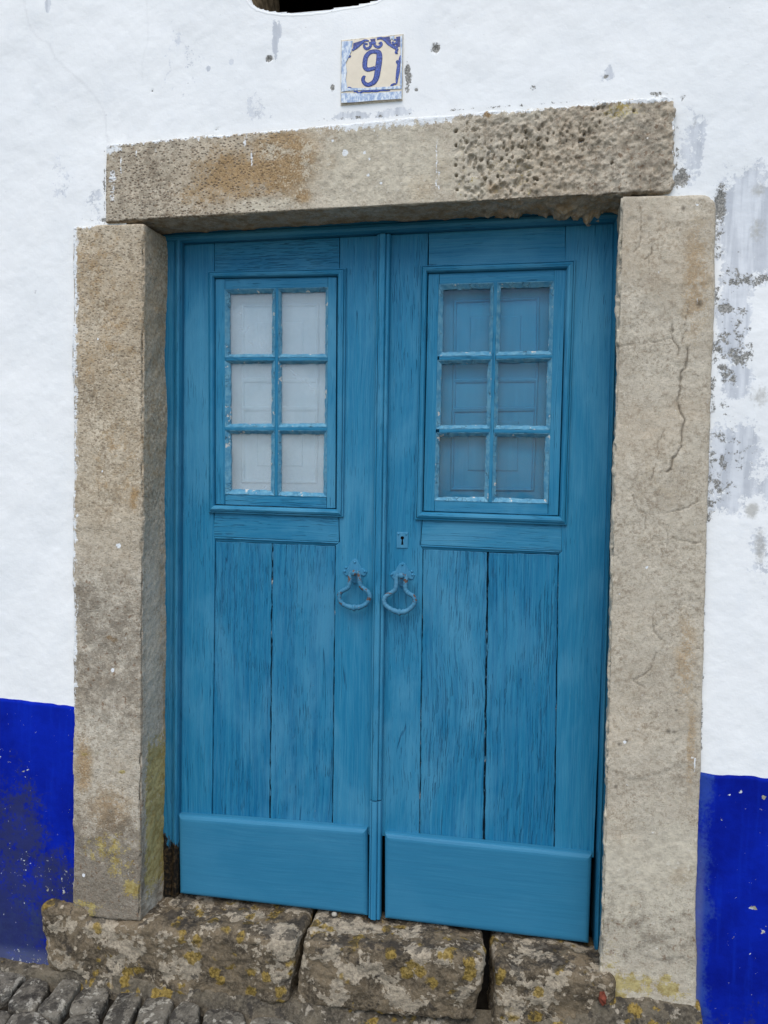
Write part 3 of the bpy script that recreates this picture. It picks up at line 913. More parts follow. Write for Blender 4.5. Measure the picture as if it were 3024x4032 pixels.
    crack = np.maximum(crack, 0.6*sstep(0.004, 0.0005, seg_dist(wob, P[:, 2], [W(580, 0, YW), W(585, 170, YW), W(560, 260, YW), W(565, 320, YW)])))
    idx = np.arange(X.size).reshape(X.shape)
    F = np.stack([idx[:-1, :-1], idx[1:, :-1], idx[1:, 1:], idx[:-1, 1:]], -1).reshape(-1, 4)
    cen = P[F].mean(1)
    kill = (cen[:, 0] > -0.10) & (cen[:, 0] < 1.30) & (cen[:, 2] < 2.05)
    kill |= (cen[:, 0] > -0.2) & (cen[:, 0] < 1.38) & (cen[:, 2] < -0.17)
    kill |= in_poly(cen[:, 0], cen[:, 2], niche)
    F = F[~kill]
    used = np.zeros(len(P), bool)
    used[F.ravel()] = True
    remap = np.cumsum(used)-1
    P[:, 1] += 0.004*sstep(0.55, 0.8, bare)
    return obj('plaster_wall', P[used], remap[F], M_WALL, house, True, {'mask': np.stack([thin, bare, dust_haze, crack], 1)[used]})
build_wall()
# plaster lip and reveal of the small opening over the door
def niche_parts():
    pts = outline([tuple(p) for p in niche], 0.012, 0.0012, 3)
    V, F = [], []
    n = len(pts)
    prof = [(-0.014, YW+0.003), (-0.008, YW-0.0006), (-0.003, YW-0.0002), (0.002, YW+0.005), (0.004, YW+0.03)]
    for ins, y in prof:
        V += [(a, y, c) for a, c in inset(pts, ins)]
    for k in range(len(prof)-1):
        for i in range(n):
            j = (i+1) % n
            F.append([k*n+i, (k+1)*n+i, (k+1)*n+j, k*n+j][::-1])
    V = np.array(V)
    V[:, 1] -= wall_relief(V)
    obj('opening_lip', V, F, M_WALL, house, True, {'mask': np.zeros((len(V), 4))})
    V, F = [], []
    prof = [(0.003, YW+0.026), (0.004, YW+0.10), (0.006, YW+0.32)]
    for ins, y in prof: V += [(a, y, c) for a, c in inset(pts, ins)]
    for k in range(len(prof)-1):
        for i in range(n):
            j = (i+1) % n
            F.append([k*n+i, (k+1)*n+i, (k+1)*n+j, k*n+j][::-1])
    obj('opening_reveal', V, F, M_WOODOLD, house, True)
niche_parts()
# blue band, one stretch on either side of the doorway
def dado(px_top, x0, x1, side):
    tp = [W(x, y, YW-0.004) for x, y in px_top]
    tx, tz = [p[0] for p in tp], [p[1] for p in tp]
    xs = np.concatenate([np.linspace(-3.2, -0.62, 40), np.arange(-0.61, 1.78, 0.0045), np.linspace(1.79, 4.2, 40)])
    xs = xs[(xs >= x0) & (xs <= x1)]
    S = np.linspace(0, 1, 190)
    X, T = np.meshgrid(xs, S, indexing='ij')
    zt = np.interp(X, tx, tz)+(fbm(np.stack([X.ravel(), X.ravel()*0, X.ravel()*0], 1), 25, 3, 41).reshape(X.shape)-0.5)*0.008
    Z = -0.25+(zt+0.25)*T
    P = np.stack([X.ravel(), np.full(X.size, YW-0.0042), Z.ravel()], 1)
    P[:, 1] -= wall_relief(P)
    P[:, 1] += 0.006*sstep(0.99, 1.0, T.ravel())
    z = P[:, 2]
    if side < 0:
        dirt = sstep(0.42, -0.05, z)*0.62+0.14*sstep(-0.33, -0.5, P[:, 0])*sstep(0.5, 0.2, z)
        dirt = np.maximum(dirt, blobs(P, [(60, 3300, 130, 250, 0.7), (200, 3450, 150, 120, 0.62)]))
        chips = blobs(P, [(85, 3035, 34, 6, 0.42), (105, 3065, 18, 14, 0.28), (120, 3440, 130, 70, 0.16), (250, 3480, 25, 60, 0.34), (180, 3500, 25, 25, 0.28)])
        chips = np.maximum(chips, sstep(-0.10, -0.16, z)*0.22)
        thin = sstep(0.25, -0.1, z)*0.45
        edge = sstep(-0.125, -0.16, z)*0.5
    else:
        dirt = sstep(0.1, -0.15, z)*0.40
        chips = blobs(P, [(2925, 3120, 7, 5, 0.72), (3012, 3145, 8, 7, 0.8), (2975, 3585, 12, 8, 0.7), (2872, 3135, 5, 4, 0.7), (3008, 3680, 5, 10, 0.6)])
        thin = sstep(1.515, 1.455, P[:, 0])*0.62+0.12*sstep(0.2, -0.1, z)
        edge = sstep(1.470, 1.452, P[:, 0])*0.6*sstep(0.45, 0.2, z)
    idx = np.arange(X.size).reshape(X.shape)
    F = np.stack([idx[:-1, :-1], idx[1:, :-1], idx[1:, 1:], idx[:-1, 1:]], -1).reshape(-1, 4)
    return obj('blue_band', P, F, M_DADO, house, True, {'mask': np.stack([dirt, chips, thin, edge], 1)})
dado([(-4000, 2700), (0, 2749), (120, 2762), (200, 2768), (290, 2783), (400, 2790)], -3.2, -0.20, -1)
dado([(2700, 3036), (2765, 3040), (2850, 3050), (3024, 3063), (5200, 3200)], 1.40, 4.2, 1)
# the rest of the house body, closed round a dark room
def box(name, x0, x1, y0, y1, z0, z1, mat, parent):
    V = [(x, y, z) for x in (x0, x1) for y in (y0, y1) for z in (z0, z1)]
    F = [[0, 1, 3, 2], [4, 6, 7, 5], [0, 4, 5, 1], [2, 3, 7, 6], [0, 2, 6, 4], [1, 5, 7, 3]]
    return obj(name, V, F, mat, parent)
box('side_wall', -3.2, -2.9, -0.105, 4.0, -0.3, 4.2, M_DARK, house)
box('side_wall', 3.9, 4.2, -0.105, 4.0, -0.3, 4.2, M_DARK, house)
box('back_wall', -2.9, 3.9, 3.7, 4.0, -0.3, 4.2, M_DARK, house)
box('roof', -3.25, 4.25, -0.112, 4.1, 4.2, 4.35, M_ROOF, house)
box('room_floor', -2.9, 3.9, 0.10, 3.7, -0.3, -0.06, M_DARK, house)

# =================================================================== STONE DOORWAY
surround = props(empty('door_surround', (0.6, -0.1, 0.0)), 'weathered beige limestone doorway surround of two jambs and a lintel', 'door surround')
def c8(front4, back4, yf, yb):
    """front4/back4 = TL, TR, BR, BL xz points -> [x][y][z] corners"""
    f = [np.array([p[0], yf, p[1]]) for p in front4]
    b = [np.array([p[0], yb, p[1]]) for p in back4]
    return np.array([[[f[3], f[0]], [b[3], b[0]]], [[f[2], f[1]], [b[2], b[1]]]])
def pits_fn(P, lst, wob=0.0):
    d = np.zeros(len(P))
    for cx, cz, r_, dep in lst:
        sel = np.where((np.abs(P[:, 0]-cx) < r_*1.6) & (np.abs(P[:, 2]-cz) < r_*1.6))[0]
        if len(sel) == 0: continue
        q = np.hypot(P[sel, 0]-cx, P[sel, 2]-cz)/r_*(0.55+0.95*fbm(P[sel], 150, 2, 7))
        d[sel] = np.maximum(d[sel], dep*sstep(1.1, 0.45, q))
    return d
def spongy(P):
    reg = blobs(P, [(1960, 660, 170, 130, 1.0), (2150, 560, 160, 110, 0.8), (1830, 600, 60, 120, 0.9), (2300, 520, 60, 60, 0.8), (2340, 450, 60, 40, 0.7)], YS)*sstep(W(1770, 600, YS)[0], W(1840, 600, YS)[0], P[:, 0])
    q = P*np.array([1.0, 0.4, 0.85])
    f = 0.62*fbm(q, 130, 2, 91)+0.38*fbm(q, 45, 2, 95)
    return reg*sstep(0.46, 0.38, f)
# --- lintel
lf = [W(414, 567, YS), W(2662, 373, YS), W(2656, 754, YS), W(412, 875, YS)]
lb = [(p[0], p[1]) for p in lf]
rng = random.Random(21)
pit = []
for k in range(26):
    if k < 18: px, py = rng.triangular(1785, 2330, 1960), rng.uniform(480, 800)
    else: px, py = rng.uniform(1785, 2640), rng.uniform(395, 760)
    topy = 567+(px-414)*(373-567)/2248+45
    boty = 875+(px-412)*(754-875)/2244-14
    if not topy < py < boty: continue
    x, z = W(px, py, YS)
    r_ = rng.choice([0.0025, 0.003, 0.0032, 0.0036, 0.004, 0.005])
    pit.append((x, z, r_, min(0.014, r_*2.2)))
for px, py in [(1795, 515), (1795, 572), (1795, 650), (1797, 690), (1800, 745), (2070, 515), (2075, 540), (2055, 578), (2300, 525), (2295, 548), (2285, 552), (2120, 570), (2105, 700), (2115, 705), (1960, 690), (1975, 625), (2330, 428), (2355, 425), (2410, 640), (2495, 435)]:
    x, z = W(px, py, YS)
    pit.append((x, z, 0.0046, 0.013))
LX0, LX1 = lf[0][0], lf[1][0]
def lintel_disp(P, N):
    fx = np.abs(N[:, 1]) > 0.5
    d = (fbm(P, 9, 4, 51)-0.5)*0.010+(fbm(P, 60, 4, 53)-0.5)*0.0045
    right = sstep(0.80, 0.95, P[:, 0])
    d = d+right*(fbm(P, 75, 4, 57)-0.62)*0.015
    front = N[:, 1] < -0.3
    d = d-np.where(front, np.maximum(pits_fn(P, pit), spongy(P)*0.008), 0)
    under = N[:, 2] < -0.5
    rag = right*np.where(under, np.maximum(0, fbm(P, 24, 4, 59)-0.42)*0.12*sstep(-0.12, -0.02, P[:, 1]), 0)
    d = d+rag+np.where(under, (fbm(P, 26, 4, 61)-0.5)*0.010, 0)
    sag = np.where(under & (P[:, 1] < 0.2), -0.004*np.sin(np.clip((P[:, 0]-LX0)/(LX1-LX0), 0, 1)*math.pi), 0)
    return d+sag
P, F, N = stone_box(c8(lf, lb, YS, 0.12), (0.0024, 0.004, 0.0024), 0.006, lintel_disp)
front = (N[:, 1] < -0.2).astype(float)
pd = np.maximum(pits_fn(P, pit), spongy(P)*0.009)
stain = blobs(P, [(930, 690, 170, 100, 0.68), (1120, 640, 140, 95, 1.0), (1190, 770, 40, 30, 0.8), (800, 760, 110, 50, 0.55), (1300, 640, 25, 30, 0.85), (1660, 740, 60, 50, 0.62), (1740, 680, 50, 70, 0.45), (1950, 740, 40, 20, 0.55)], YS)*front
crust = blobs(P, [(1480, 650, 260, 170, 0.85), (1050, 810, 130, 28, 0.8), (1700, 700, 140, 110, 0.62), (2050, 640, 160, 90, 0.32), (1850, 750, 60, 50, 0.7), (2050, 450, 120, 30, 0.5), (2450, 440, 50, 25, 0.6), (1080, 600, 90, 40, 0.55)], YS)*front
zt = np.interp(P[:, 0], [lf[0][0], lf[1][0]], [lf[0][1], lf[1][1]])
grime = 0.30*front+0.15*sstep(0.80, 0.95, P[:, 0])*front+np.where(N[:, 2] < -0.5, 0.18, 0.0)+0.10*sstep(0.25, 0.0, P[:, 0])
grime = np.clip(grime-0.4*crust-0.3*stain, 0, 1)
white = np.maximum(0.66*sstep(zt-0.016, zt-0.002, P[:, 2]), blobs(P, [(1500, 480, 260, 22, 0.72), (1700, 460, 90, 24, 0.7), (2050, 425, 200, 14, 0.66), (2550, 392, 90, 10, 0.85), (440, 590, 40, 12, 0.7), (475, 640, 3, 40, 0.56), (535, 610, 3, 22, 0.56), (990, 610, 4, 40, 0.5), (962, 560, 6, 30, 0.55), (1720, 620, 4, 130, 0.46), (1728, 720, 4, 70, 0.46), (780, 545, 6, 12, 0.7), (440, 720, 14, 70, 0.45), (2655, 500, 6, 90, 0.5)], YS))*front
for px, py, r_ in [(1360, 600, 9), (1455, 625, 4), (1450, 690, 5), (1310, 555, 4), (1435, 600, 4), (1500, 720, 4)]:
    white = np.maximum(white, blobs(P, [(px, py, r_, r_, 1.0)], YS)*front)
orange = blobs(P, [(1922, 446, 14, 12, 1.0)], YS)*front
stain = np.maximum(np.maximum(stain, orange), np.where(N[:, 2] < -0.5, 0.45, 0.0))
peck = sstep(0.42, 0.25, P[:, 0])*front*0.9+0.25*front
crackm = np.clip(pd/0.012, 0, 1)*0.45
yel = 0.25*blobs(P, [(1960, 680, 200, 100, 1.0), (2450, 430, 60, 30, 2.2)], YS)*front
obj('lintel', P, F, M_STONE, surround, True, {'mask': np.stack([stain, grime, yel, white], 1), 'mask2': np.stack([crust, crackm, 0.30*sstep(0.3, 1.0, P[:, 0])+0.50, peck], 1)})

# --- left jamb
jf = [W(284, 889, YS), W(566, 881, YS), W(551, 3632, YS), W(286, 3600, YS)]
jb = [(jf[0][0], jf[0][1]), (W(672, 934, -0.01)[0], jf[1][1]), (W(668, 3520, -0.01)[0], jf[2][1]-0.004), (jf[3][0], jf[3][1])]
def jl_disp(P, N):
    d = (fbm(P, 5, 3, 151)-0.5)*0.014+(fbm(P, 30, 4, 153)-0.5)*0.005+(fbm(P, 120, 3, 155)-0.5)*0.002
    corner = (np.abs(N[:, 1]) > 0.15) & (np.abs(N[:, 0]) > 0.15)
    d = d-np.where(corner, np.maximum(0, fbm(P, 28, 4, 157)-0.45)*0.035, 0)
    return d
P, F, N = stone_box(c8(jf, jb, YS, 0.08), (0.0032, 0.0032, 0.0032), 0.006, jl_disp)
z = P[:, 2]
front = (N[:, 1] < -0.3).astype(float)
rev = (N[:, 0] > 0.5).astype(float)
stain = 0.22*sstep(1.2, 1.7, z)*front+blobs(P, [(350, 1080, 110, 200, 0.16), (400, 1400, 130, 220, 0.18), (460, 1850, 110, 200, 0.34), (330, 3020, 40, 120, 0.72), (430, 3200, 110, 120, 0.6), (530, 1960, 20, 60, 0.6), (430, 2510, 12, 8, 0.9), (450, 2520, 14, 8, 0.9)], YS)*front
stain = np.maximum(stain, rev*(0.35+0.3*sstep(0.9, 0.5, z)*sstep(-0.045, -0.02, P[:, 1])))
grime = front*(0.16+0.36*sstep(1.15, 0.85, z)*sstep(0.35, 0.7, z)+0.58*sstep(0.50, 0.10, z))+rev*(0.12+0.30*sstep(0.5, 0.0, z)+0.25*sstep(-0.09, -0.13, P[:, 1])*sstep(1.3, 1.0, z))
grime = np.maximum(grime, blobs(P, [(340, 2380, 110, 140, 0.55), (480, 2430, 60, 140, 0.5), (510, 2790, 40, 60, 0.55), (350, 3400, 80, 130, 0.72), (460, 3300, 130, 120, 0.6)], YS)*front)
yel = blobs(P, [(520, 3500, 38, 30, 0.85), (420, 3340, 110, 60, 0.50), (320, 3610, 60, 40, 0.72), (350, 3560, 60, 16, 0.6), (560, 3310, 40, 60, 0.3), (480, 3040, 14, 8, 0.8), (340, 2960, 60, 20, 0.4), (460, 3400, 60, 60, 0.5)], YS)*front
yr = rev*sstep(0.60, 0.42, z)*sstep(-0.135, -0.10, P[:, 1])*0.78*sstep(-0.01, 0.12, z)
yel = np.maximum(yel, yr)
xl = np.interp(z, [jf[3][1], jf[0][1]], [jf[3][0], jf[0][0]])
white = front*np.maximum(0.80*sstep(xl+0.030, xl+0.002, P[:, 0])*sstep(0.45, 0.7, z)*(0.72+0.4*sstep(1.35, 1.6, z)), 0.60*sstep(jf[0][1]-0.02, jf[0][1]-0.002, z)*sstep(-0.16, -0.2, P[:, 0]))
for px, py, r_ in [(443, 2640, 7), (467, 2148, 8), (305, 2030, 5), (385, 1335, 4), (400, 1855, 4), (330, 3445, 6)]:
    white = np.maximum(white, blobs(P, [(px, py, r_, r_, 1.0)], YS)*front)
crust = 0.34*front*sstep(1.2, 0.9, z)+rev*0.45*sstep(1.35, 1.1, z)*sstep(-0.03, -0.07, P[:, 1])
greym = 0.15+0.75*sstep(1.25, 0.95, z)
peck = front*(0.35+0.35*sstep(1.2, 1.6, z))
obj('jamb', P, F, M_STONE, surround, True, {'mask': np.stack([stain, grime, yel, white], 1), 'mask2': np.stack([crust, np.zeros(len(P)), greym, peck], 1)})

# --- right jamb
rf = [W(2440, 768, YS), W(2820, 764, YS), W(2732, 4140, YS), W(2350, 4150, YS)]
rb = [(rf[0][0]+0.030, rf[0][1]), (rf[1][0], rf[1][1]), (rf[2][0], rf[2][1]), (rf[3][0]+0.030, rf[3][1])]
def zr(l): return [W(2300+x*0.678, 700+y*0.678, YS) for x, y in l]
cracks = [zr([(520, 850), (512, 900), (528, 960), (555, 985), (545, 1030)]), zr([(600, 990), (590, 1100), (562, 1130), (562, 1200), (545, 1290), (552, 1330), (580, 1400), (565, 1480), (570, 1570), (515, 1635), (505, 1690), (480, 1710)]), zr([(470, 1460), (430, 1540), (430, 1610)]),
          zr([(320, 150), (335, 260), (325, 400), (290, 430)]), zr([(390, 400), (385, 450), (350, 470)]), zr([(375, 470), (378, 560)]), zr([(400, 1690), (395, 1750)]), zr([(280, 1850), (310, 1930), (360, 1960), (355, 2040)]), zr([(500, 2080), (580, 2110), (690, 2120)]), zr([(480, 1950), (610, 1910), (660, 1880)]), zr([(480, 2020), (485, 2100), (500, 2190)]),
          zr([(605, 740), (590, 830), (570, 960)]), zr([(190, 975), (330, 965), (520, 930)]), [W(2300+x*0.828, 2200+y*0.828, YS) for x, y in [(320, 260), (335, 350), (385, 400), (400, 440)]], [W(2300+x*0.828, 2200+y*0.828, YS) for x, y in [(340, 450), (320, 530), (240, 580), (290, 620)]], [W(2300+x*0.828, 2200+y*0.828, YS) for x, y in [(440, 640), (510, 660), (540, 700)]]]
cw = [0.0042, 0.0050, 0.003, 0.003, 0.0035, 0.0028, 0.003, 0.003, 0.003, 0.003, 0.0025, 0.0028, 0.0022, 0.003, 0.003, 0.0025]
def rj_crack(P):
    c = np.zeros(len(P))
    qx = P[:, 0]+(fbm(P, 70, 3, 201)-0.5)*0.012
    qz = P[:, 2]+(fbm(P, 70, 3, 203)-0.5)*0.012
    for poly, w in zip(cracks, cw):
        d = seg_dist(qx, qz, poly)
        c = np.maximum(c, sstep(w*0.8, w*0.1, d)*(w/0.0050))
    return c
def rj_disp(P, N):
    d = (fbm(P, 4, 3, 171)-0.5)*0.014+(fbm(P, 24, 4, 173)-0.5)*0.004+(fbm(P, 120, 3, 175)-0.5)*0.0016
    corner = (N[:, 1] < -0.15) & (N[:, 0] < -0.15)
    d = d-np.where(corner, np.maximum(0, fbm(P, 26, 4, 177)-0.40)*0.060, 0)
    inner = N[:, 0] < -0.8
    d = d+np.where(inner, (fbm(P, 30, 4, 179)-0.6)*0.014, 0)
    cr2 = (N[:, 0] > 0.3) & (N[:, 2] > 0.3)
    d = d-np.where(N[:, 1] < -0.8, rj_crack(P)*0.004, 0)
    d = d-np.where(N[:, 1] < -0.8, 0.0016*sstep(0.49, 0.54, fbm(P, 6.5, 4, 181)), 0)
    return d
P, F, N = stone_box(c8(rf, rb, YS, 0.08), (0.0030, 0.006, 0.0030), 0.009, rj_disp)
# round the upper outer corner
tx, tz = rf[1]
R_ = 0.03
q = np.stack([P[:, 0]-(tx-R_), P[:, 2]-(tz-R_)], 1)
sel = (q[:, 0] > 0) & (q[:, 1] > 0)
ql = np.maximum(np.max(np.abs(q), 1)/np.maximum(np.linalg.norm(q, axis=1), 1e-6), 0)
P[sel, 0] = tx-R_+q[sel, 0]*ql[sel]
P[sel, 2] = tz-R_+q[sel, 1]*ql[sel]
z = P[:, 2]
front = (N[:, 1] < -0.3).astype(float)
inner = (N[:, 0] < -0.2).astype(float)
stain = blobs(P, [(2740, 1100, 50, 220, 0.52), (2600, 1900, 150, 150, 0.28), (2700, 2600, 40, 200, 0.5), (2680, 3450, 40, 40, 0.7), (2500, 3560, 14, 10, 0.9), (2720, 2950, 20, 200, 0.5)], YS)*front
grime = front*(0.20+0.25*sstep(0.35, 0.12, z)*sstep(0.0, 0.1, z))+0.0
crust = front*(0.30+0.28*sstep(0.55, 0.3, z))+inner*0.6+blobs(P, [(2480, 3500, 120, 120, 0.7), (2640, 3350, 60, 60, 0.6)], YS)*front*0.6
yel = blobs(P, [(2450, 3870, 90, 34, 0.72), (2410, 3920, 50, 30, 0.7), (2540, 3880, 30, 40, 0.55), (2640, 3900, 50, 30, 0.7), (2400, 3760, 40, 90, 0.35), (2620, 3850, 20, 20, 0.7)], YS)*front
yel = np.maximum(yel, inner*0.28*sstep(0.4, 0.1, z))
white = blobs(P, [(2460, 2922, 5, 5, 1.0), (2746, 1150, 3, 30, 0.5), (2748, 806, 6, 5, 0.8), (2735, 3000, 3, 60, 0.6), (2548, 2235, 4, 4, 1.0)], YS)*front
dots = blobs(P, [(2438, 2930, 5, 5, 1.0), (2468, 2917, 5, 5, 1.0), (2425, 3098, 5, 5, 1.0), (2633, 2880, 6, 6, 1.0), (2655, 2882, 6, 4, 1.0), (2664, 2797, 4, 4, 1.0), (2753, 1195, 8, 10, 1.0), (2690, 820, 6, 6, 1.0), (2560, 860, 8, 7, 0.7)], YS)*front
crackm = np.maximum(rj_crack(P)*front*0.95, dots)
obj('jamb', P, F, M_STONE, surround, True, {'mask': np.stack([stain, grime, yel, white], 1), 'mask2': np.stack([crust, crackm, np.full(len(P), 0.80), 0.12*front], 1)})

# =================================================================== THRESHOLD
step = props(empty('stone_threshold', (0.5, -0.06, -0.19)), 'row of worn lichen covered threshold stones under the blue door', 'threshold')
YT = -0.158
def tstone(fl_top, fl_bot, fr_top, fr_bot, ztop, seed, bl=None, br=None, r=0.019, back=0.06):
    """front corner px (top-left, bottom-left, top-right, bottom-right) on plane YT; top rises to ztop at the door"""
    a, b, c, d = [W(*p, YT) for p in (fl_top, fl_bot, fr_top, fr_bot)]
    bl = a[0] if bl is None else bl
    br = c[0] if br is None else br
    f = [a, c, d, b]
    k = [(bl, ztop), (br, ztop), (br, d[1]), (bl, b[1])]
    def disp(P, N):
        return (fbm(P, 8, 4, seed)-0.5)*0.030+(fbm(P, 34, 4, seed+1)-0.5)*0.018+(fbm(P, 100, 3, seed+2)-0.5)*0.007
    P, F, N = stone_box(c8(f, k, YT, back), 0.0045, r, disp)
    return obj('threshold_stone', P, F, M_STEP, step, True)
SZ = 0.002
tstone((150, 3560), (175, 3840), (350, 3570), (360, 3850), 0.012, 400, back=-0.03, r=0.034)
tstone((300, 3630), (300, 3905), (1172, 3705), (1130, 3960), SZ, 410, br=W(1215, 3640, -0.02)[0])
tstone((1180, 3705), (1156, 3968), (1915, 3775), (1868, 4040), SZ-0.004, 420, bl=W(1240, 3615, 0.0)[0], br=W(1890, 3680, 0.0)[0])
tstone((1950, 3800), (1932, 4130), (2420, 3850), (2420, 4200), SZ-0.006, 430, bl=W(1925, 3690, 0.0)[0])
# little loose things on the step
V, F = blob_mesh((*W(1316, 3600, -0.035)[:1], -0.035, W(1316, 3600, -0.035)[1]), 0.008, 0.007, 0.0055, 9, 6, 0.2, 3)
props(obj('pebble', V, F, M_PEBBLE, None, True), 'small white pebble lying on the threshold under the left door leaf', 'pebble')
V, F = blob_mesh((W(2372, 3928, -0.165)[0], -0.168, W(2372, 3928, -0.165)[1]), 0.011, 0.012, 0.015, 7, 5, 0.22, 5)
props(obj('brick_chip', V, F, M_BRICK, None), 'red brick chip stuck in the mortar at the right jamb foot', 'brick chip')

# =================================================================== DOOR FRAME
frame = props(empty('door_frame', (0.6, 0.02, 0.0)), 'blue painted wooden frame fitted inside the stone doorway', 'door frame')
yF = -0.022
def vstrip(name, lt, rt, rb_, lb_, prof, mat, parent, Y=0.0, nseg=1, jit=0):
    return strip(name, W(*lt, Y), W(*lb_, Y), W(*rb_, Y), W(*rt, Y), prof, mat, parent, nseg, jit)
# left post: flat, quirk, bead towards the leaf
bead = [(0.0, 0.09), (0.0, yF+0.004), (0.06, yF), (0.55, yF), (0.62, yF+0.006), (0.70, yF), (0.80, yF-0.005), (0.92, yF-0.004), (1.0, yF+0.004), (1.0, 0.09)]
vstrip('post', (560, 930), (714, 930), (699, 3530), (560, 3530), [(0, 0.09), (0, yF), (0.80, yF), (0.83, yF+0.005), (0.86, yF-0.001), (0.92, yF-0.005), (0.97, yF-0.003), (1, yF+0.006), (1, 0.09)], M_FRAME, frame, yF)
vstrip('post', (2421, 860), (2560, 860), (2460, 3740), (2341, 3740), [(0, 0.09), (0, yF+0.006), (0.04, yF-0.004), (0.10, yF-0.004), (0.14, yF+0.004), (0.18, yF), (1, yF), (1, 0.09)], M_FRAME, frame, yF)
# head
strip('head', W(560, 830, yF), W(2500, 720, yF), W(2500, 866, yF), W(560, 962, yF), [(0, 0.09), (0, yF), (0.72, yF), (0.745, yF+0.005), (0.77, yF-0.002), (0.86, yF-0.006), (0.94, yF-0.004), (1, yF+0.005), (1, 0.09)], M_HEAD, frame)

# =================================================================== DOOR LEAVES
def lerp(a, b, t): return (a[0]+(b[0]-a[0])*t, a[1]+(b[1]-a[1])*t)
def moulding(quad_o, quad_i, prof, mat_h, mat_v, parent, Y, name='sash_moulding'):
    o = [W(*p, Y) for p in quad_o]
    i = [W(*p, Y) for p in quad_i]
    for k in range(4):
        j = (k+1) % 4
        strip(name, o[k], o[j], i[j], i[k], prof, mat_h if k % 2 == 0 else mat_v, parent)
def door_leaf(label, d):
    leaf = props(empty('door_leaf', W3(*d['foot'], 0.0)), label, 'door', 'two leaves of the blue door')
    # frame of the leaf
    for k, q in enumerate(d['stiles']):
        plate('stile', q, 0.0, 0.045, M_WZ, leaf, 0.0018, 0.0006, 0.03, 11+k)
    plate('top_rail', d['top_rail'], 0.0012, 0.043, M_WX, leaf, 0.0012, 0.0004, 0.03, 21)
    pts = [W(*p, 0.0006) for p in d['lock_rail']]
    plate('lock_rail', d['lock_rail'], 0.0006, 0.043, M_WX, leaf, 0.0016, 0.0005, 0.03, 22)
    q = d['lock_low']
    strip('rail_chamfer', W(*q[0], 0.001), W(*q[1], 0.001), W(*q[2], 0.006), W(*q[3], 0.006), [(0, 0.03), (0, 0.0012), (0.25, 0.0005), (0.6, 0.004), (1, 0.0065), (1, 0.03)], M_WX, leaf)
    for k, q in enumerate(d['planks']):
        plate('plank', q, 0.0055, 0.03, M_PLANK, leaf, 0.0022, 0.0013, 0.02, 31+k+d['seed'])
    for k, (a, b) in enumerate(d['joints']):
        strip('joint_filler', W(a[0]-5, a[1], 0.009), W(b[0]-5, b[1], 0.009), W(b[0]+5, b[1], 0.009), W(a[0]+5, a[1], 0.009), [(0, 0.02), (0, 0.0105), (0.4, 0.0085), (1, 0.0105), (1, 0.02)], M_FILL, leaf, 60, 0.0014, 70+k+d['seed'])
    box_ = [W(*p, 0.03) for p in d['backing']]
    pb = outline(box_)
    V, F = plate_mesh(pb, [(0, 0.036), (0, 0.044)])
    obj('backing_board', V, F, M_BLACK, leaf)
    # kick board
    kb = d['kick']
    plate('kick_board', kb, -0.024, 0.03, M_KICK, leaf, 0.012, prof=[(0.016, -0.024), (0.010, -0.0232), (0.005, -0.0205), (0.0018, -0.0165), (0.0, -0.011), (0.0, 0.004)])
    # moulding round the window
    moulding(d['mo'], d['mi'], [(0, 0.01), (0, -0.004), (0.06, -0.0075), (0.18, -0.0085), (0.24, -0.006), (0.30, -0.0105), (0.55, -0.0135), (0.80, -0.012), (0.94, -0.008), (1, 0.002), (1, 0.02)], M_WX, M_WZ, leaf, -0.006)
    # window sash
    sash = empty('window_sash', W3(*lerp(d['mi'][3], d['mi'][2], 0.5), 0.0), leaf)
    YSH = -0.001
    g = d['mi']
    a = [(g[0][0]+4, g[0][1]+4), (g[1][0]-4, g[1][1]+4), (g[2][0]-4, g[2][1]-4), (g[3][0]+4, g[3][1]-4)]
    i = d['glaz']
    plate('sash_stile', [a[0], (i[0][0], a[0][1]+(a[1][1]-a[0][1])*0.1), (i[3][0], a[3][1]+(a[2][1]-a[3][1])*0.1), a[3]], YSH, 0.032, M_WZ, sash, 0.001, 0.0003, 0.03, 1)
    plate('sash_stile', [(i[1][0], a[1][1]), a[1], a[2], (i[2][0], a[2][1])], YSH, 0.032, M_WZ, sash, 0.001, 0.0003, 0.03, 2)
    plate('sash_rail', [(i[0][0]+1, a[0][1]+(a[1][1]-a[0][1])*0.1), (i[1][0]-1, a[1][1]), (i[1][0]-1, i[1][1]), (i[0][0]+1, i[0][1])], YSH+0.0008, 0.03, M_WX, sash, 0.001, 0.0003, 0.03, 3)
    plate('sash_rail', [(i[3][0]+1, i[3][1]), (i[2][0]-1, i[2][1]), (i[2][0]-1, a[2][1]), (i[3][0]+1, a[3][1]+(a[2][1]-a[3][1])*0.1)], YSH+0.0008, 0.03, M_WX, sash, 0.001, 0.0003, 0.03, 4)
    panes = d['panes']              # rows of two: (x0, y0, x1, y1) as TL, TR, BR, BL px
    # glazing bars
    def bar(name, q, mat, sd):
        plate(name, q, YSH-0.001, 0.028, mat, sash, 0.0015, 0.0006, 0.012, sd)
    vx = []
    tl, tr = panes[0][0], panes[0][1]
    bl_, br_ = panes[2][0], panes[2][1]
    mt = ((tl[1][0]+tr[0][0])/2, i[0][1]+(i[1][1]-i[0][1])*0.5-1)
    mb = ((bl_[2][0]+br_[3][0])/2, i[3][1]+(i[2][1]-i[3][1])*0.5+1)
    hw = d['barw']
    bar('glazing_bar', [(mt[0]-hw, mt[1]), (mt[0]+hw, mt[1]), (mb[0]+hw, mb[1]), (mb[0]-hw, mb[1])], M_WZ, 5)
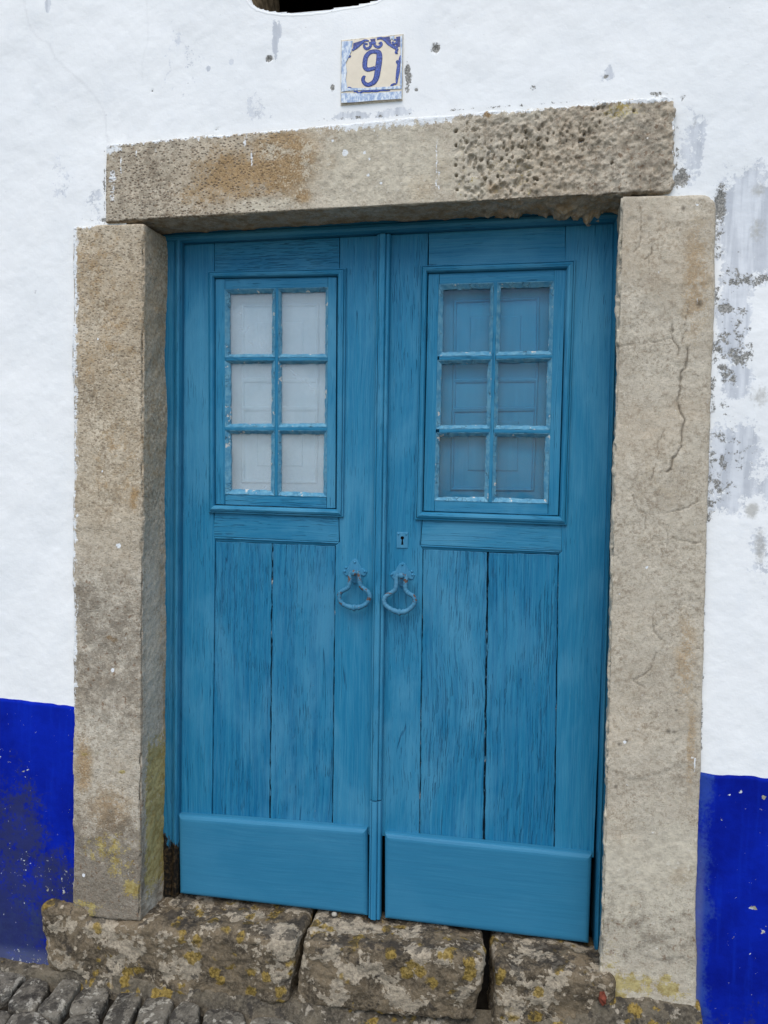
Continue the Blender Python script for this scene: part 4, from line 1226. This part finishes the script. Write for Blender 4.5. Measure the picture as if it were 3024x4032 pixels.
    for k in (0, 1):
        for side in (0, 1):
            up, lo = panes[k][side], panes[k+1][side]
            if side == 0:
                x0, x1 = i[0][0], mt[0]+(mb[0]-mt[0])*(k+1)/3-hw-0.5
            else:
                x0, x1 = mt[0]+(mb[0]-mt[0])*(k+1)/3+hw+0.5, i[1][0]+(i[2][0]-i[1][0])*(k+1)/3
            yl = (up[3][1]+lo[0][1])/2
            yr = (up[2][1]+lo[1][1])/2
            bar('glazing_bar', [(x0, yl-hw), (x1, yr-hw), (x1, yr+hw), (x0, yl+hw)], M_WX, 6+k*2+side)
    # putty and glass
    sd = 50+d['seed']
    for k in range(3):
        for side in (0, 1):
            p = panes[k][side]
            x0 = i[0][0]+(i[3][0]-i[0][0])*k/3 if side == 0 else mt[0]+(mb[0]-mt[0])*k/3+hw
            x1 = mt[0]+(mb[0]-mt[0])*k/3-hw if side == 0 else i[1][0]+(i[2][0]-i[1][0])*k/3
            x0b = i[0][0]+(i[3][0]-i[0][0])*(k+1)/3 if side == 0 else mt[0]+(mb[0]-mt[0])*(k+1)/3+hw
            x1b = mt[0]+(mb[0]-mt[0])*(k+1)/3-hw if side == 0 else i[1][0]+(i[2][0]-i[1][0])*(k+1)/3
            if k == 0: ty = (i[0][1]+(i[1][1]-i[0][1])*side*0.5, i[0][1]+(i[1][1]-i[0][1])*(0.5+side*0.5))
            else:
                q = panes[k-1][side]
                ty = ((q[3][1]+p[0][1])/2+hw, (q[2][1]+p[1][1])/2+hw)
            if k == 2: by = (i[3][1]+(i[2][1]-i[3][1])*side*0.5, i[3][1]+(i[2][1]-i[3][1])*(0.5+side*0.5))
            else:
                q = panes[k+1][side]
                by = ((p[3][1]+q[0][1])/2-hw, (p[2][1]+q[1][1])/2-hw)
            O = [(x0, ty[0]), (x1, ty[1]), (x1b, by[1]), (x0b, by[0])]
            o = [W(*v, YSH) for v in O]
            n_ = [W(*v, 0.008) for v in p]
            for e in range(4):
                f = (e+1) % 4
                strip('putty', o[e], o[f], n_[f], n_[e], [(0, 0.014), (0, YSH), (0.12, YSH-0.0004), (0.9, 0.007), (1.0, 0.0085), (1, 0.014)], M_PUTTY, sash, 14, 0.0016, sd+e+10*side+40*k)
            po = outline([W(*v, 0.012) for v in O])
            V, F = plate_mesh(po, [(0.002, 0.0122), (0.002, 0.0150)])
            obj('pane', V, F, d['glass'], sash)
    # shutter behind the glass
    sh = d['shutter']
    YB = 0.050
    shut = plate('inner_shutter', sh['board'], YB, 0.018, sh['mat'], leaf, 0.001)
    for pn in sh['panels']:
        o = pn
        w = 14
        i2 = [(o[0][0]+w, o[0][1]+w), (o[1][0]-w, o[1][1]+w), (o[2][0]-w, o[2][1]-w), (o[3][0]+w, o[3][1]-w)]
        moulding(o, i2, [(0, YB+0.004), (0, YB-0.003), (0.35, YB-0.0075), (0.7, YB-0.006), (1, YB-0.0006), (1, YB+0.004)], sh['mat'], sh['mat'], shut, YB-0.004, 'panel_moulding')
    for o in sh['fields']:
        plate('raised_field', o, YB-0.0045, 0.006, sh['mat'], shut, 0.003)
    return leaf

def rect(x0, y0, x1, y1): return [(x0, y0), (x1, y0), (x1, y1), (x0, y1)]
LEFT = dict(seed=0, foot=(1075, 3570), glass=M_GLASS_L, barw=6.5,
    stiles=[[(716, 962), (843, 957), (846, 1600), (841, 2040), (846, 2133), (833, 3222), (700, 3214)],
            [(1338, 934), (1500, 927), (1466, 3290), (1310, 3262), (1322, 2148), (1338, 2134), (1335, 2030)]],
    top_rail=[(845, 957), (1336, 935), (1336, 1075), (845, 1088)],
    lock_rail=[(845, 2010), (1333, 2028), (1335, 2134), (840, 2113)],
    lock_low=[(840, 2114), (1335, 2135), (1321, 2149), (850, 2131)],
    planks=[[(849, 2131), (1070, 2140), (1060, 3240), (836, 3222)], [(1075, 2140), (1320, 2150), (1308, 3262), (1064, 3240)]],
    joints=[((847, 2135), (834, 3218)), ((1073, 2142), (1062, 3238)), ((1321, 2152), (1309, 3260))],
    backing=[(760, 2090), (1400, 2110), (1390, 3260), (750, 3215)],
    kick=[(699, 3211), (1443, 3268), (1446, 3612), (704, 3524)],
    mo=[(818, 1068), (1364, 1055), (1352, 2037), (822, 2019)],
    mi=[(844, 1095), (1329, 1087), (1324, 2005), (845, 1989)],
    glaz=[(885, 1138), (1292, 1131), (1286, 1958), (886, 1946)],
    panes=[[[(905, 1158), (1072, 1154), (1071, 1394), (906, 1395)], [(1108, 1152), (1282, 1149), (1280, 1394), (1108, 1395)]],
           [[(908, 1432), (1070, 1431), (1069, 1668), (909, 1668)], [(1108, 1433), (1281, 1432), (1279, 1667), (1108, 1668)]],
           [[(909, 1708), (1068, 1709), (1067, 1931), (911, 1926)], [(1107, 1709), (1276, 1710), (1273, 1942), (1107, 1934)]]],
    shutter=dict(mat=M_SHUT_REFL_PALE, board=rect(840, 1080, 1335, 2000),
        panels=[[(948, 1195), (1256, 1193), (1256, 1500), (948, 1500)], [(948, 1494), (1256, 1494), (1256, 1612), (948, 1612)], [(950, 1606), (1254, 1606), (1250, 1905), (950, 1902)]],
        fields=[[(1012, 1268), (1192, 1268), (1192, 1440), (1012, 1440)], [(1010, 1660), (1190, 1660), (1190, 1836), (1010, 1836)]]))
RIGHT = dict(seed=200, foot=(1920, 3670), glass=M_GLASS_R, barw=7,
    stiles=[[(1500, 927), (1686, 917), (1668, 1700), (1661, 2052), (1655, 2146), (1664, 2164), (1649, 3306), (1480, 3290)],
            [(2228, 888), (2417, 878), (2390, 2050), (2338, 3378), (2184, 3358), (2201, 2184), (2213, 2172), (2210, 2074)]],
    top_rail=[(1688, 917), (2226, 888), (2226, 1040), (1688, 1066)],
    lock_rail=[(1664, 2040), (2210, 2062), (2212, 2171), (1657, 2145)],
    lock_low=[(1657, 2146), (2212, 2172), (2202, 2183), (1666, 2163)],
    planks=[[(1667, 2164), (1918, 2175), (1901, 3334), (1652, 3304)], [(1925, 2175), (2199, 2184), (2180, 3358), (1908, 3334)]],
    joints=[((1666, 2168), (1651, 3302)), ((1921, 2177), (1905, 3332)), ((2200, 2186), (2182, 3356))],
    backing=[(1590, 2110), (2290, 2150), (2260, 3350), (1570, 3280)],
    kick=[(1513, 3285), (2332, 3368), (2319, 3722), (1513, 3622)],
    mo=[(1658, 1045), (2268, 1023), (2232, 2069), (1634, 2047)],
    mi=[(1683, 1075), (2231, 1058), (2202, 2033), (1663, 2015)],
    glaz=[(1729, 1118), (2183, 1106), (2158, 1984), (1710, 1971)],
    panes=[[[(1746, 1142), (1931, 1136), (1925, 1384), (1742, 1387)], [(1972, 1134), (2164, 1129), (2160, 1382), (1967, 1384)]],
           [[(1740, 1434), (1921, 1430), (1915, 1673), (1735, 1675)], [(1963, 1429), (2155, 1425), (2149, 1678), (1958, 1674)]],
           [[(1731, 1719), (1914, 1717), (1907, 1957), (1726, 1957)], [(1957, 1720), (2147, 1721), (2141, 1966), (1952, 1959)]]],
    shutter=dict(mat=M_SHUT_REFL_BLUE, board=rect(1660, 1060, 2235, 2035),
        panels=[[(1785, 1180), (2126, 1168), (2122, 1500), (1782, 1502)], [(1782, 1496), (2120, 1492), (2116, 1612), (1780, 1618)], [(1778, 1612), (2116, 1606), (2104, 1935), (1772, 1932)]],
        fields=[[(1851, 1248), (2052, 1243), (2048, 1430), (1849, 1432)], [(1843, 1660), (2042, 1658), (2038, 1855), (1842, 1853)]]))
leafL = door_leaf('left leaf of the blue double door, pale reflection painted on the shutter behind its six panes', LEFT)
leafR = door_leaf('right leaf of the blue double door, keyhole plate and blue reflection painted on the shutter behind panes', RIGHT)

# cover strip over the meeting edge, fixed to the left leaf
ap = [(0, 0.004), (0, -0.012), (0.06, -0.016), (0.16, -0.017), (0.19, -0.0145), (0.22, -0.021), (0.30, -0.0225), (0.60, -0.0225), (0.66, -0.020), (0.69, -0.0155), (0.74, -0.018), (0.90, -0.017), (0.97, -0.013), (1, 0.004)]
strip('cover_strip', W(1484, 925, -0.014), W(1456, 3146, -0.014), W(1503, 3149, -0.014), W(1539, 922, -0.014), ap, M_WZ, leafL)
strip('cover_strip', W(1456, 3152, -0.014), W(1450, 3612, -0.014), W(1498, 3620, -0.014), W(1503, 3155, -0.014), ap, M_SMOOTHZ, leafL)

# knockers
def zk(x, y): return (1200+0.3617*x, 2000+0.3617*y)
def knocker(leaf, path, plate_pts, boss, rivets, seed):
    P3 = []
    n = len(path)
    for k, (x, y) in enumerate(path):
        yy = -0.026 if 2 <= k <= n-3 else -0.024
        P3.append(W3(*zk(x, y), yy-0.002*math.sin(math.pi*k/(n-1))))
    sp = smooth_path(P3, 6)
    sp = np.array(sp)
    zmin = sp[:, 2].min()
    mx = (sp[:, 0].min()+sp[:, 0].max())/2
    rr = np.full(len(sp), 0.0066)
    dmid = np.abs(np.arange(len(sp))-np.argmin(np.hypot(sp[:, 0]-mx, sp[:, 2]-zmin)))
    rr += 0.0042*np.exp(-(dmid/1.6)**2)+0.0016*np.exp(-((dmid-5)/1.6)**2)
    rr *= 1+0.05*np.sin(np.arange(len(sp))*1.7+seed)
    V, F = tube(sp, rr, 10)
    kn = obj('knocker', V, F, M_IRON, leaf, True)
    pts = outline([W(*zk(x, y), -0.002) for x, y in plate_pts])
    V, F = plate_mesh(pts, [(0.0012, -0.0034), (0, -0.002), (0, 0.002)])
    obj('backplate', V, F, M_PLATE, kn)
    bx, bz = W(*zk(*boss), -0.02)
    V, F = blob_mesh((bx, -0.026, bz), 0.0095, 0.0095, 0.0095, 12, 8, 0.03, seed)
    obj('boss', V, F, M_IRON, kn, True)
    V, F = tube([(bx, 0.0, bz), (bx, -0.012, bz), (bx, -0.022, bz)], [0.0055, 0.0055, 0.007], 10)
    obj('spindle', V, F, M_IRON, kn, True)
    for k, (x, y) in enumerate(rivets):
        rx, rz = W(*zk(x, y), -0.003)
        V, F = blob_mesh((rx, -0.0036, rz), 0.0036, 0.0028, 0.0036, 9, 6)
        obj('rivet', V, F, M_PLATE, kn, True)
pl = [(545, 552), (575, 570), (600, 612), (620, 655), (650, 668), (682, 692), (660, 738), (635, 742), (600, 725), (585, 770), (572, 810), (543, 838), (515, 805), (500, 770), (488, 725), (450, 742), (410, 692), (435, 662), (470, 650), (482, 615), (515, 570)]
knocker(leafL, [(512, 690), (495, 722), (490, 790), (478, 855), (445, 885), (402, 908), (378, 945), (380, 1000), (418, 1048), (485, 1077), (545, 1085), (612, 1075), (675, 1035), (706, 970), (692, 920), (655, 888), (612, 850), (596, 790), (588, 722), (565, 690)], pl, (538, 705), [(545, 590), (437, 690), (652, 692), (540, 812), (450, 650)], 1)
knocker(leafR, [(1022, 728), (1000, 760), (995, 830), (982, 890), (940, 925), (888, 958), (864, 1002), (876, 1052), (930, 1098), (995, 1127), (1045, 1135), (1112, 1120), (1178, 1066), (1200, 1010), (1180, 960), (1130, 930), (1098, 888), (1095, 830), (1102, 760), (1085, 728)], [(x+518, y+36) for x, y in pl], (1052, 735), [(1062, 615), (950, 722), (1172, 728), (1063, 845), (1165, 690)], 2)
# lock plate with keyhole
pts = outline([W(*zk(x, y), -0.001) for x, y in [(1002, 262), (1128, 264), (1122, 438), (1000, 436)]])
V, F = plate_mesh(pts, [(0.001, -0.0026), (0, -0.0016), (0, 0.003)])
lock = obj('lock_plate', V, F, M_PLATE, leafR)
kh = [(1062+19*math.sin(a), 326-19*math.cos(a)) for a in [0.0, 0.5, 1.0, 1.5, 2.0, 2.5]]+[(1068, 346), (1074, 400), (1050, 400), (1056, 346)]+[(1062-19*math.sin(a), 326-19*math.cos(a)) for a in [2.5, 2.0, 1.5, 1.0, 0.5]]
pts = outline([W(*zk(x, y), -0.0027) for x, y in kh])
V, F = plate_mesh(pts, [(0, -0.0030), (0, -0.0020)])
obj('keyhole', V, F, M_BLACK, lock)  # black plate stands for the dark inside the hole
for x, y in [(1020, 285), (1105, 287)]:
    rx, rz = W(*zk(x, y), -0.003)
    V, F = blob_mesh((rx, -0.0028, rz), 0.003, 0.002, 0.003, 8, 5)
    obj('screw', V, F, M_PLATE, lock, True)

# =================================================================== HOUSE NUMBER TILE
YTI = YW-0.0035
def zt_(x, y): return (1300+0.211*x, 100+0.211*y)
tile = props(empty('house_number_tile', W3(*zt_(770, 1440), YTI)), 'cream glazed tile with blue house number 9 above the lintel', 'number tile')
def tplate(name, pts, y, mat, parent, th=0.0004, bev=0.0002):
    o = outline([W(*zt_(*p), y) for p in pts])
    V, F = plate_mesh(o, [(bev, y), (0, y+bev), (0, y+th)])
    return obj(name, V, F, mat, parent)
tplate('bedding', [(200, 268), (1365, 150), (1350, 1400), (190, 1495)], YTI+0.0005, M_GROUTC, tile, 0.02, 0.002)
tplate('tile_body', [(218, 292), (1348, 178), (1334, 1372), (205, 1450)], YTI-0.002, M_CREAM, tile, 0.01, 0.0012)
def ribbon(name, pts, wid, y, mat, parent, sub=6):
    P2 = smooth_path(pts, sub)
    P2 = np.array(P2)
    wid = np.interp(np.linspace(0, 1, len(P2)), np.linspace(0, 1, len(wid)), wid) if isinstance(wid, (list, tuple)) else np.full(len(P2), wid)
    d = np.gradient(P2, axis=0)
    d /= np.linalg.norm(d, axis=1, keepdims=True)+1e-9
    nn = np.stack([-d[:, 1], d[:, 0]], 1)
    A, B = P2+nn*wid[:, None]/2, P2-nn*wid[:, None]/2
    V, F = [], []
    for k in range(len(P2)):
        for q, yy in ((A[k], y), (B[k], y), (B[k], y+0.0006), (A[k], y+0.0006)):
            V.append(W3(*zt_(*q), yy))
    for k in range(len(P2)-1):
        a, b = k*4, k*4+4
        for j in range(4):
            F.append([a+j, a+(j+1) % 4, b+(j+1) % 4, b+j])
    F.append([0, 3, 2, 1]); F.append([len(V)-4, len(V)-3, len(V)-2, len(V)-1])
    return obj(name, V, F, mat, parent)
YP = YTI-0.0026
def both(name, pts, wid, k=0, rim=30):
    w2 = [w+rim for w in wid] if isinstance(wid, (list, tuple)) else wid+rim
    o = ribbon(name, pts, w2, YP-0.00012*k, M_NAVY, tile)
    ribbon('brush_fill', pts, wid, YP-0.0005-0.00012*k, M_MIDBLUE, o)
nine = [(840, 790), (765, 815), (690, 820), (650, 775), (648, 690), (668, 590), (720, 520), (790, 488), (860, 490), (908, 515), (918, 600), (905, 720), (885, 850), (865, 960), (825, 1045), (755, 1095), (690, 1105), (635, 1070), (612, 1010), (628, 968), (650, 975)]
both('numeral', nine, [42, 46, 52, 60, 62, 58, 50, 46, 56, 74, 84, 86, 84, 78, 66, 54, 48, 44, 40, 36, 30], 0)
# corner and edge ornament
tplate('ornament', [(432, 330), (640, 268), (560, 350), (420, 470)], YP, M_NAVY, tile)
tplate('ornament', [(745, 256), (845, 240), (842, 330), (770, 320)], YP, M_NAVY, tile)
tplate('ornament', [(930, 226), (1110, 206), (1150, 370), (1040, 300)], YP, M_NAVY, tile)
tplate('ornament', [(1225, 215), (1310, 200), (1300, 400), (1220, 390), (1250, 300)], YP, M_NAVY, tile)
both('ornament', [(412, 468), (500, 400), (590, 320), (650, 280), (720, 290)], [20, 44, 40, 30, 14], 1, 14)
both('ornament', [(872, 250), (950, 236), (1020, 270), (1090, 340), (1180, 395), (1255, 430)], [30, 34, 40, 44, 50, 60], 1, 14)
both('ornament', [(1255, 430), (1235, 480), (1225, 510), (1262, 520)], [40, 36, 26, 12], 2, 12)
both('ornament', [(700, 350), (648, 340), (632, 385), (672, 435), (735, 410), (762, 350), (725, 325)], [20, 30, 36, 40, 40, 34, 14], 1, 12)
both('ornament', [(905, 340), (950, 320), (955, 365), (900, 405), (840, 380), (822, 340), (850, 312)], [16, 28, 34, 40, 40, 34, 16], 1, 12)
both('ornament', [(725, 335), (790, 325), (850, 325)], [36, 46, 36], 3, 10)
both('ornament', [(1160, 300), (1185, 340), (1240, 320), (1235, 270), (1190, 265)], [26, 32, 32, 28, 18], 2, 10)
both('ornament', [(1318, 560), (1285, 700), (1265, 860), (1245, 1000), (1240, 1090)], [20, 46, 60, 40, 14], 1, 10)
both('ornament', [(1262, 650), (1240, 680), (1262, 715)], 18, 2, 12)
both('ornament', [(1272, 760), (1255, 785), (1278, 805)], 14, 2, 10)
both('ornament', [(1135, 1158), (1150, 1115), (1190, 1095), (1228, 1090)], [24, 30, 26, 14], 1, 12)
both('ornament', [(330, 1190), (345, 1160), (390, 1170), (410, 1195)], [16, 22, 20, 10], 1, 8)
both('ornament', [(440, 1240), (480, 1225), (540, 1262), (620, 1225), (720, 1230), (780, 1215), (860, 1225), (950, 1205), (1050, 1215), (1120, 1208)], [10, 30, 22, 36, 26, 44, 30, 34, 12, 8], 1, 8)
both('ornament', [(320, 560), (360, 585), (382, 560)], [30, 26, 10], 1, 10)
# limewash slopped over the tile edge
tplate('limewash_smear', [(214, 298), (420, 285), (395, 480), (330, 620), (290, 700), (310, 860), (290, 1000), (320, 1160), (300, 1225), (206, 1240)], YP-0.0012, M_SMEAR, tile)
tplate('limewash_smear', [(206, 1262), (700, 1272), (1332, 1225), (1332, 1368), (900, 1395), (480, 1432), (206, 1446)], YP-0.0012, M_SMEAR, tile)
tplate('limewash_smear', [(1308, 205), (1346, 182), (1338, 1130), (1300, 1110), (1318, 700)], YP-0.0012, M_SMEAR, tile)
tplate('limewash_smear', [(1120, 205), (1200, 196), (1190, 285), (1150, 240), (1120, 270)], YP-0.0013, M_SMEAR, tile)
tplate('limewash_smear', [(220, 1165), (640, 1170), (1240, 1130), (1335, 1128), (1335, 1180), (700, 1205), (215, 1225)], YP-0.0011, M_SMEAR, tile)
